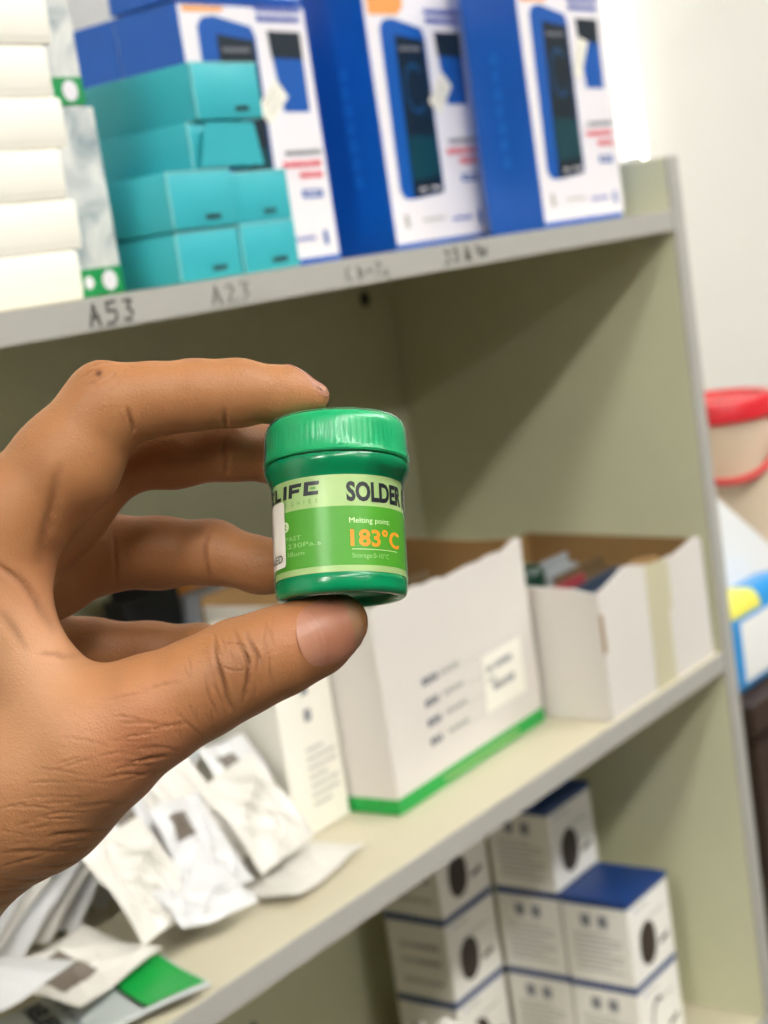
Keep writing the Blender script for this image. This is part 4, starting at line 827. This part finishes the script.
CREASES = [
    ([(-30.4, -32.9), (-29.9, -37.5), (-28.1, -42.0), (-26.8, -47.6), (-25.3, -52.2)], 0.5, 0.7, 0, 40),
    ([(-25.6, -31.4), (-24.0, -34.9), (-21.5, -38.7), (-21.5, -43.1), (-23.0, -50.2)], 0.45, 0.6, 0, 40),
    ([(-22.5, -31.9), (-20.5, -36.2), (-19.0, -38.0), (-19.2, -42.0)], 0.38, 0.5, 0, 40),
    ([(-28.1, -35.4), (-23.5, -34.9), (-20.0, -37.5)], 0.28, 0.25, 0, 40),
    ([(-29.1, -40.0), (-24.6, -42.0), (-20.0, -41.0)], 0.25, 0.2, 0, 40),
    ([(-32.2, -42.0), (-31.2, -47.6), (-29.1, -53.2)], 0.35, 0.25, 0, 40),
    ([(-17.4, -34.9), (-16.4, -40.0), (-15.4, -47.6)], 0.3, 0.18, 0, 40),
    ([(-52.3, 17.2), (-51.8, 19.3), (-52.3, 21.8), (-53.3, 24.4)], 0.5, 0.45, -12, 40),
    ([(-29.2, 19.1), (-28.7, 21.7), (-29.2, 24.8)], 0.5, 0.35, -12, 40),
    ([(-63.1, 33.7), (-61.1, 35.2), (-58.0, 35.7)], 0.4, 0.25, -12, 40),
    ([(-65.2, 31.1), (-62.1, 33.7), (-60.0, 33.2)], 0.35, 0.2, -12, 40),
    ([(-30.8, 7.5), (-30.3, 11.4), (-31.1, 15.8), (-30.3, 18.0)], 0.6, 0.4, -40, -8),
    ([(-36.9, -22.2), (-36.6, -18.2), (-37.8, -13.7), (-36.9, -9.2), (-35.5, -6.9)], 0.6, 0.45, -60, -15),
    ([(-63.2, -24.0), (-62.6, -16.0), (-63.7, -7.5)], 0.6, 0.3, -60, -15),
    ([(-88.1, -14.7), (-83.0, -16.5), (-78.9, -20.3), (-75.8, -25.5), (-71.2, -33.7)], 0.8, 0.55, -10, 40),
    ([(-68.6, 10.5), (-70.6, 4.6), (-72.2, -1.8), (-74.7, -10.8), (-76.3, -16.2)], 1.2, 0.45, -15, 40),
    ([(-65.0, -39.4), (-69.6, -38.3), (-75.3, -37.8)], 0.7, 0.3, -5, 40),
    ([(-85.5, -26.0), (-81.4, -30.6), (-77.3, -37.8)], 1, 0.3, -5, 40),
    ([(-56.8, -83.6), (-64.0, -82.6), (-71.8, -83.1)], 0.6, 0.35, -30, 50),
    ([(-59.3, -87.8), (-66.6, -88.3), (-76.9, -86.7), (-84.7, -87.8)], 0.6, 0.3, -30, 50),
    ([(-62.4, -91.9), (-69.2, -92.9), (-78.0, -91.4)], 0.5, 0.3, -30, 50),
    ([(-67.0, -97.0), (-74.8, -97.5), (-85.2, -95.4)], 0.6, 0.35, -30, 50),
    ([(-71.6, -101.2), (-80.0, -100.6), (-90.4, -99.1)], 0.6, 0.3, -30, 50),
    ([(-77.4, -105.3), (-85.2, -104.3), (-93.0, -103.2)], 0.6, 0.3, -30, 50),
    ([(-50.8, -75.5), (-58.0, -74.5), (-65.2, -76.0)], 0.5, 0.2, -30, 50),
    ([(-44.0, -69.0), (-50.5, -66.9), (-58.1, -68.0)], 0.45, 0.2, -30, 50),
    ([(-37.4, -62.5), (-43.0, -60.0), (-50.1, -61.0)], 0.45, 0.18, -30, 50),
    ([(-32.8, -58.5), (-36.9, -54.4), (-39.9, -50.3)], 0.4, 0.18, -30, 50),
    ([(-79.4, -80.4), (-76.6, -79.4), (-73.9, -79.0)], 0.436052, 0.176054, -30, 50),
    ([(-58.2, -62.3), (-55.0, -61.7), (-51.7, -61.2)], 0.316448, 0.191297, -30, 50),
    ([(-50.2, -64.9), (-46.5, -63.6), (-42.7, -63.3)], 0.404422, 0.182558, -30, 50),
    ([(-56.6, -58.4), (-51.9, -58.5), (-47.3, -58.8)], 0.36051, 0.0907215, -30, 50),
    ([(-48.0, -56.4), (-41.8, -55.0), (-35.6, -54.5)], 0.429994, 0.181765, -30, 50),
    ([(-66.1, -73.1), (-62.9, -72.6), (-59.7, -72.5)], 0.418141, 0.0851886, -30, 50),
    ([(-83.1, -85.1), (-78.6, -84.7), (-74.1, -84.8)], 0.449537, 0.103469, -30, 50),
    ([(-72.8, -77.8), (-68.8, -76.6), (-64.8, -76.5)], 0.334514, 0.147023, -30, 50),
    ([(-56.5, -49.0), (-50.8, -47.4), (-45.2, -46.7)], 0.320361, 0.119728, -30, 50),
    ([(-81.5, -75.3), (-75.2, -74.8), (-69.0, -75.9)], 0.404929, 0.195184, -30, 50),
    ([(-87.4, -98.0), (-83.1, -97.7), (-78.9, -98.8)], 0.385487, 0.178151, -30, 50),
    ([(-77.5, -79.3), (-73.5, -77.6), (-69.5, -77.3)], 0.336322, 0.0811276, -30, 50),
    ([(-87.1, -94.5), (-83.3, -94.0), (-79.6, -93.6)], 0.446897, 0.130874, -30, 50),
    ([(-83.4, -75.8), (-78.2, -74.5), (-72.9, -73.4)], 0.286952, 0.13888, -30, 50),
    ([(-72.7, -74.5), (-66.9, -73.9), (-61.2, -74.0)], 0.447902, 0.137331, -30, 50),
    ([(-76.8, -73.3), (-73.2, -72.3), (-69.7, -72.7)], 0.421278, 0.13983, -30, 50),
    ([(-86.4, -85.5), (-83.0, -84.1), (-79.5, -84.1)], 0.304089, 0.0861528, -30, 50),
    ([(-51.4, -64.3), (-45.1, -63.2), (-38.9, -63.0)], 0.414446, 0.169367, -30, 50),
    ([(-73.0, -65.5), (-66.8, -65.7), (-60.5, -67.3)], 0.33722, 0.158829, -30, 50),
    ([(-54.6, -65.7), (-49.3, -64.9), (-44.0, -65.3)], 0.325611, 0.190736, -30, 50),
    ([(-54.3, -61.2), (-49.1, -62.2), (-43.9, -63.2)], 0.432825, 0.0953159, -30, 50),
    ([(-47.6, -46.5), (-42.5, -44.9), (-37.5, -44.2)], 0.406904, 0.191298, -30, 50),
    ([(-84.2, -91.7), (-78.3, -89.8), (-72.4, -88.0)], 0.417678, 0.173956, -30, 50),
    ([(-52.5, -64.7), (-47.2, -63.3), (-42.0, -62.5)], 0.431598, 0.172829, -30, 50),
    ([(-68.0, -65.4), (-63.2, -63.6), (-58.4, -62.5)], 0.427002, 0.152975, -30, 50),
    ([(-80.3, -90.3), (-77.7, -89.5), (-75.1, -90.0)], 0.420685, 0.0902169, -30, 50),
    ([(-65.4, -75.4), (-61.9, -74.5), (-58.4, -74.3)], 0.444267, 0.0914144, -30, 50),
    ([(-80.3, -93.4), (-76.0, -92.5), (-71.6, -93.0)], 0.41202, 0.0880301, -30, 50),
    ([(-55.0, -52.5), (-50.7, -52.5), (-46.5, -53.6)], 0.308454, 0.184914, -30, 50),
    ([(-83.2, -84.4), (-78.5, -83.1), (-73.7, -83.1)], 0.400787, 0.0806675, -30, 50),
    ([(-73.7, -78.1), (-69.1, -78.3), (-64.6, -78.7)], 0.321725, 0.181708, -30, 50),
    ([(-70.5, -85.6), (-65.1, -85.2), (-59.8, -85.7)], 0.333256, 0.189535, -30, 50),
    ([(-65.1, -68.3), (-59.4, -68.7), (-53.6, -70.0)], 0.355151, 0.0968801, -30, 50),
    ([(-56.1, -64.5), (-53.3, -63.7), (-50.5, -63.1)], 0.417534, 0.10132, -30, 50),
    ([(-53.2, -57.9), (-48.1, -57.1), (-43.0, -56.5)], 0.348433, 0.192343, -30, 50),
    ([(-75.8, -81.0), (-73.1, -80.6), (-70.5, -80.2)], 0.441397, 0.179573, -30, 50),
    ([(-52.4, -69.1), (-47.5, -67.5), (-42.7, -66.8)], 0.377557, 0.192549, -30, 50),
    ([(-52.8, -54.3), (-47.5, -53.8), (-42.1, -54.6)], 0.385037, 0.179752, -30, 50),
    ([(-71.8, -77.3), (-65.6, -76.8), (-59.3, -77.3)], 0.332645, 0.107644, -30, 50),
    ([(-71.9, -86.4), (-67.7, -86.7), (-63.6, -87.7)], 0.418974, 0.114053, -30, 50),
    ([(-76.2, -69.3), (-70.8, -68.6), (-65.3, -68.9)], 0.341931, 0.194128, -30, 50),
    ([(-67.6, -57.5), (-61.1, -58.1), (-54.6, -60.1)], 0.382647, 0.117468, -30, 50),
    ([(-86.8, -81.1), (-80.6, -81.5), (-74.5, -83.2)], 0.305284, 0.108602, -30, 50),
    ([(-70.8, -72.5), (-65.5, -72.6), (-60.1, -73.6)], 0.44308, 0.11148, -30, 50),
    ([(-68.6, -64.3), (-64.9, -63.1), (-61.2, -62.0)], 0.290414, 0.199105, -30, 50),
    ([(-71.7, -82.8), (-66.5, -82.4), (-61.2, -83.5)], 0.429342, 0.166332, -30, 50),
    ([(-26.9, -43.6), (-26.8, -46.4), (-26.8, -49.1)], 0.26542, 0.164434, 0, 40),
    ([(-30.2, -33.1), (-29.0, -36.3), (-27.4, -39.6)], 0.289132, 0.148214, 0, 40),
    ([(-19.8, -34.4), (-19.7, -36.8), (-18.5, -39.2)], 0.337665, 0.0819, 0, 40),
    ([(-18.1, -29.5), (-16.3, -32.7), (-15.3, -35.9)], 0.273202, 0.135353, 0, 40),
    ([(-30.3, -44.5), (-28.5, -47.7), (-27.7, -50.8)], 0.320646, 0.172123, 0, 40),
    ([(-17.0, -33.5), (-17.2, -36.9), (-17.5, -40.3)], 0.260716, 0.141925, 0, 40),
    ([(-18.2, -32.3), (-17.8, -35.9), (-17.6, -39.4)], 0.253723, 0.143195, 0, 40),
    ([(-34.7, -50.2), (-34.2, -52.4), (-34.4, -54.7)], 0.312505, 0.113915, 0, 40),
    ([(-19.5, -43.3), (-19.7, -46.9), (-20.2, -50.4)], 0.319873, 0.140468, 0, 40),
    ([(-28.2, -50.1), (-27.5, -51.8), (-27.2, -53.4)], 0.299809, 0.134564, 0, 40),
    ([(-26.5, -36.7), (-25.6, -38.3), (-25.2, -39.8)], 0.340846, 0.149671, 0, 40),
    ([(-38.0, -53.3), (-38.6, -56.0), (-38.3, -58.7)], 0.334386, 0.142336, 0, 40),
    ([(-25.3, -32.4), (-25.3, -34.0), (-25.2, -35.6)], 0.264486, 0.115983, 0, 40),
    ([(-18.3, -41.6), (-18.6, -43.8), (-18.5, -46.0)], 0.310481, 0.0834042, 0, 40),
    ([(-30.6, -49.3), (-30.8, -52.8), (-30.6, -56.3)], 0.319073, 0.158884, 0, 40),
    ([(-23.8, -38.9), (-22.8, -40.4), (-22.6, -41.8)], 0.343183, 0.107595, 0, 40),
    ([(-22.2, -35.9), (-22.0, -39.3), (-21.6, -42.7)], 0.312012, 0.105599, 0, 40),
    ([(-28.8, -33.3), (-27.7, -35.4), (-27.4, -37.5)], 0.26324, 0.155828, 0, 40),
    ([(-39.6, -54.9), (-39.2, -56.5), (-38.2, -58.1)], 0.343306, 0.146876, 0, 40),
    ([(-19.4, -37.4), (-18.5, -39.5), (-17.4, -41.5)], 0.349031, 0.0966469, 0, 40),
    ([(-36.5, -48.9), (-35.1, -52.3), (-33.3, -55.7)], 0.306725, 0.146064, 0, 40),
    ([(-17.9, -30.0), (-17.8, -32.0), (-18.1, -33.9)], 0.252722, 0.156667, 0, 40),
    ([(-37.6, -40.0), (-36.7, -42.0), (-35.4, -44.0)], 0.348292, 0.14068, 0, 40),
    ([(-32.6, -51.7), (-31.4, -53.6), (-31.0, -55.4)], 0.345144, 0.148412, 0, 40),
    ([(-15.9, -27.8), (-16.0, -30.9), (-16.5, -34.0)], 0.334312, 0.0904238, 0, 40),
    ([(-36.5, -37.9), (-36.0, -40.6), (-35.5, -43.3)], 0.286219, 0.154371, 0, 40),
    ([(-56.3, 29.0), (-55.3, 29.9), (-54.3, 31.3)], 0.3, 0.09754, -12, 40),
    ([(-64.4, 29.9), (-62.7, 31.1), (-61.1, 32.9)], 0.3, 0.107526, -12, 40),
    ([(-62.7, 30.2), (-61.2, 30.2), (-59.6, 30.8)], 0.3, 0.107859, -12, 40),
    ([(-54.6, 32.6), (-53.6, 33.6), (-52.5, 35.0)], 0.3, 0.146033, -12, 40),
    ([(-57.8, 28.3), (-56.7, 28.7), (-55.5, 29.6)], 0.3, 0.104499, -12, 40),
    ([(-58.1, 31.3), (-56.8, 32.3), (-55.5, 33.9)], 0.3, 0.1171, -12, 40),
    ([(-62.2, 31.3), (-61.3, 32.0), (-60.3, 33.2)], 0.3, 0.142696, -12, 40),
    ([(-57.9, 31.2), (-56.6, 32.2), (-55.4, 33.7)], 0.3, 0.124663, -12, 40),
    ([(-56.7, 31.6), (-54.6, 31.8), (-52.6, 32.4)], 0.3, 0.0944881, -12, 40),
    ([(-60.3, 30.2), (-58.1, 31.0), (-55.9, 32.3)], 0.3, 0.0818298, -12, 40),
    ([(-61.3, 28.9), (-60.3, 29.6), (-59.3, 30.8)], 0.3, 0.0946369, -12, 40),
    ([(-64.0, 30.9), (-62.2, 32.1), (-60.4, 33.7)], 0.3, 0.0936079, -12, 40),
    ([(-63.9, 29.4), (-61.4, 30.5), (-59.0, 32.0)], 0.3, 0.154896, -12, 40),
    ([(-64.4, 32.0), (-62.5, 32.7), (-60.6, 34.0)], 0.3, 0.109266, -12, 40)]          # (polyline xy, width, depth, zmin, zmax) in millimetres
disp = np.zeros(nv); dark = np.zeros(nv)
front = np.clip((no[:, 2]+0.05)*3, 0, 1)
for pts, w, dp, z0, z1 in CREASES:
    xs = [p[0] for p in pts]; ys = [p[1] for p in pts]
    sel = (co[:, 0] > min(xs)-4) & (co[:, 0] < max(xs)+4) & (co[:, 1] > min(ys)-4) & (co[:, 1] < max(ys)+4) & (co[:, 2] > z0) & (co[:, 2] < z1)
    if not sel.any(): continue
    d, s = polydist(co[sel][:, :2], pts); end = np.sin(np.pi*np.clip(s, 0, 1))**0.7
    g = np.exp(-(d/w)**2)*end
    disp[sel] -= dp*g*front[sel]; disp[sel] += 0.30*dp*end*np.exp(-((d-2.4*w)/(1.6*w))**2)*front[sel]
    dark[sel] = np.maximum(dark[sel], g*min(1, dp/0.4)*front[sel]*0.42)  # shade in the creases painted into the skin colour
BUMPS = [(-62.1, 33.7, 8, 5, 0.8), (-25.1, -38.3, 18, 7, 0.5), (-70.5, -50.3, 12, 9, -0.5)]              # (x, y, z, radius, height): knuckle pads and hollows
for x, y, z, r_, h_ in BUMPS:
    d = np.linalg.norm(co-np.array((x, y, z)), axis=1); disp += h_*np.exp(-(d/r_)**2)
co2 = co+no*disp[:, None]
fine.vertices.foreach_set('co', (co2*mm).ravel()); fine.update()
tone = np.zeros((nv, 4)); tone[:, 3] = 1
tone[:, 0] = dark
TONES = [(-25.5, -42.0, 999, 9, 0, 0.26), (-60.3, 32.7, 999, 0.8, 0, 0.95), (-61.1, 31.6, 999, 6, 0, 0.12), (-9.6, -31.5, 999, 8, 1, 0.2), (-3.9, 27.8, 999, 6, 1, 0.25), (-48.2, -59.8, 999, 14, 1, 0.3), (-71.4, -25.0, 999, 10, 1, 0.2), (-79.1, -50.8, 999, 24, 2, 0.3), (-81.7, -35.3, 999, 12, 2, 0.3)]              # (x, y, z, radius, channel, amount): redder, darker or paler skin areas; the paler palm also stands in for light
for x, y, z, r_, ch, am in TONES:
    d = np.linalg.norm(co-np.array((x, y, z)), axis=1) if z < 900 else np.linalg.norm(co[:, :2]-np.array((x, y)), axis=1)+np.where((no[:, 2] > 0) & (co[:, 2] > -12), 0, 99)
    tone[:, ch] = np.clip(tone[:, ch]+am*np.exp(-(d/r_)**2), 0, 1)
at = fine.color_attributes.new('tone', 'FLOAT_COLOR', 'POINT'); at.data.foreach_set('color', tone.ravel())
fine.polygons.foreach_set('use_smooth', [True]*len(fine.polygons))

def skin_mat():
    m = bpy.data.materials.new('skin'); m.use_nodes = True; nt = m.node_tree; p = nt.nodes['Principled BSDF']; L = nt.links.new
    tc = nt.nodes.new('ShaderNodeTexCoord')
    at = nt.nodes.new('ShaderNodeAttribute'); at.attribute_name = 'tone'; sep = nt.nodes.new('ShaderNodeSeparateColor'); L(at.outputs['Color'], sep.inputs['Color'])
    n = nt.nodes.new('ShaderNodeTexNoise'); n.inputs['Scale'].default_value = 90; n.inputs['Detail'].default_value = 6; L(tc.outputs['Object'], n.inputs['Vector'])
    def mixc(f, c1, c2, out=None):
        x = nt.nodes.new('ShaderNodeMixRGB')
        if hasattr(f, 'is_linked'): L(f, x.inputs['Fac'])
        else: x.inputs['Fac'].default_value = f
        for s, c in ((x.inputs['Color1'], c1), (x.inputs['Color2'], c2)):
            if hasattr(c, 'is_linked'): L(c, s)
            else: s.default_value = c
        return x.outputs['Color']
    base = mixc(n.outputs['Fac'], srgb(152,101,62), srgb(172,119,77))
    base = mixc(sep.outputs['Green'], base, srgb(190,112,84))
    base = mixc(sep.outputs['Blue'], base, srgb(216,168,130))  # paler palm: brighter light there put into the skin colour
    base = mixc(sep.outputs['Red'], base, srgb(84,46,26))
    L(base, p.inputs['Base Color'])
    p.inputs['Roughness'].default_value = 0.52; p.inputs['Specular IOR Level'].default_value = 0.35
    p.inputs['Subsurface Weight'].default_value = 0.12; p.inputs['Subsurface Radius'].default_value = (1.0, 0.35, 0.2); p.inputs['Subsurface Scale'].default_value = 0.002
    v = nt.nodes.new('ShaderNodeTexVoronoi'); v.feature = 'DISTANCE_TO_EDGE'; v.inputs['Scale'].default_value = 900; L(tc.outputs['Object'], v.inputs['Vector'])
    n3 = nt.nodes.new('ShaderNodeTexNoise'); n3.inputs['Scale'].default_value = 420; n3.inputs['Detail'].default_value = 5; L(tc.outputs['Object'], n3.inputs['Vector'])
    a = nt.nodes.new('ShaderNodeMath'); a.operation = 'MULTIPLY_ADD'; L(v.outputs['Distance'], a.inputs[0]); a.inputs[1].default_value = 0.8; L(n3.outputs['Fac'], a.inputs[2])
    b = nt.nodes.new('ShaderNodeBump'); b.inputs['Strength'].default_value = 0.30; b.inputs['Distance'].default_value = 0.0006; L(a.outputs[0], b.inputs['Height']); L(b.outputs['Normal'], p.inputs['Normal'])
    return m
M['skin'] = skin_mat()
M['nail'] = mat('fingernail', srgb(160,106,82), 0.40, 0.05, 120, spec=0.4)
M['nail_moon'] = mat('fingernail_lunula', srgb(170,118,94), 0.42)
M['nail_mid'] = mat('fingernail_pale', srgb(165,112,88), 0.41)
M['nail_tip'] = mat('fingernail_free_edge', srgb(150,112,82), 0.4)
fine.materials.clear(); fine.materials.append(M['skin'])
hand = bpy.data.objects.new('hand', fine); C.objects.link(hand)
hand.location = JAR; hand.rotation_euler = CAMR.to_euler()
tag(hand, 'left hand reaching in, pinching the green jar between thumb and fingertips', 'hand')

def sd(p):
    D, lo, vx = GRID; q = (np.array(p)-lo)/vx; i = np.clip(np.floor(q).astype(int), 0, np.array(D.shape)-2); f = q-i; v = 0
    for c in ((0,0,0),(0,0,1),(0,1,0),(0,1,1),(1,0,0),(1,0,1),(1,1,0),(1,1,1)):
        w = np.prod([f[k] if c[k] else 1-f[k] for k in range(3)]); v += w*D[i[0]+c[0], i[1]+c[1], i[2]+c[2]]
    return v
def nail(name, base, tip, half, dirv, z0, label, moon=0.28, free=0.86, lift=0.35):
    """plate laid on the finger surface: base and tip centres, half width, dirv = outward direction"""
    base = np.array(base, float); tip = np.array(tip, float); d = np.array(dirv, float); d /= np.linalg.norm(d)
    ax = tip-base; L_ = np.linalg.norm(ax); ax /= L_; sd_ = np.cross(d, ax); sd_ /= np.linalg.norm(sd_)
    nu, nw = 48, 34; top = []
    for i in range(nu+1):
        u = i/nu
        ww = half*(1-0.16*(1-min(1, u/0.25))**2)*(1 if u < 0.8 else math.sqrt(max(0.0, 1-((u-0.8)/0.24)**2)))*(0.9+0.1*min(1, u*2))
        for j in range(nw+1):
            s = -1+2*j/nw
            back_ = 0.10*L_*s*s if u < 0.15 else 0.0
            p = base+ax*(u*L_+0.10*L_*s*s*(1-u)-0.05*L_*s*s*u)+sd_*(s*ww)
            for tries in range(14):              # a ray past the finger's side is drawn in towards its middle
                q = p+d*z0; hit = False
                for _ in range(90):
                    v = sd(q)
                    if v < 0.05: hit = True; break
                    q = q-d*max(0.08, v*0.7)
                    if (p+d*z0-q)@d > z0+7: break
                if hit: break
                p = (base+ax*((p-base)@ax))*0.08+p*0.92
            top.append(q+d*(lift*(0.4+0.6*(1-s*s))))
    m = MB(); K = nw+1
    def face(i, j): return [i*K+j, (i+1)*K+j, (i+1)*K+j+1, i*K+j+1]
    n0 = len(top); allv = [tuple(q*mm) for q in top]+[tuple((q-d*1.1)*mm) for q in top]
    F = {'nail': [], 'nail_mid': [], 'nail_moon': [], 'nail_tip': []}
    for i in range(nu):
        for j in range(nw):
            u = (i+.5)/nu; s = -1+2*(j+.5)/nw
            k = 'nail_moon' if u < moon*(1-0.7*s*s) else 'nail_mid' if u < (moon+0.1)*(1-0.6*s*s) else ('nail_tip' if u > free else 'nail')
            F[k].append(face(i, j)); F['nail'].append([n0+x for x in face(i, j)[::-1]])
    for i in range(nu): F['nail'] += [[i*K, (i+1)*K, n0+(i+1)*K, n0+i*K], [i*K+nw, n0+i*K+nw, n0+(i+1)*K+nw, (i+1)*K+nw]]
    for j in range(nw): F['nail'] += [[j, n0+j, n0+j+1, j+1], [nu*K+j, nu*K+j+1, n0+nu*K+j+1, n0+nu*K+j]]
    m.v = allv
    for k, fs in F.items():
        if fs:
            q = m.slot(k); m.f += fs; m.mi += [q]*len(fs)
    o = m.build(name, hand, True); o['label'] = label
nail('thumb_nail', (-10.5, -34.4, 10), (5.9, -29.4, 8), 8.2, (0.12, -0.1, 1.0), 18, 'broad pale fingernail of the thumb', 0.3, 0.84)
nail('index_nail', (-15.0, 34.7, -4), (-2.3, 30.7, -6), 5.2, (0.12, 1.0, -0.45), 12, 'fingernail of the index finger, seen edge on', 0.2, 0.9)

# ------------------------------------------------------------------ camera and light
cam = bpy.data.cameras.new('camera'); co_ = bpy.data.objects.new('camera', cam); C.objects.link(co_)
co_.location = (0, 0, 1.40); co_.rotation_euler = CAMR.to_euler()
cam.sensor_fit = 'VERTICAL'; cam.sensor_height = 36; cam.lens = 56.25; cam.clip_start = 0.02
cam.dof.use_dof = True; cam.dof.focus_distance = 0.408; cam.dof.aperture_fstop = 17
bpy.context.scene.camera = co_
w = bpy.data.worlds.new('world'); bpy.context.scene.world = w; w.use_nodes = True
bg = w.node_tree.nodes['Background']; bg.inputs['Color'].default_value = (0.9, 0.95, 1, 1); bg.inputs['Strength'].default_value = 0.3
vs_ = bpy.context.scene.view_settings
vs_.view_transform = 'Standard'; vs_.look = 'None'; vs_.gamma = 1; vs_.exposure = 0.72; vs_.use_curve_mapping = False
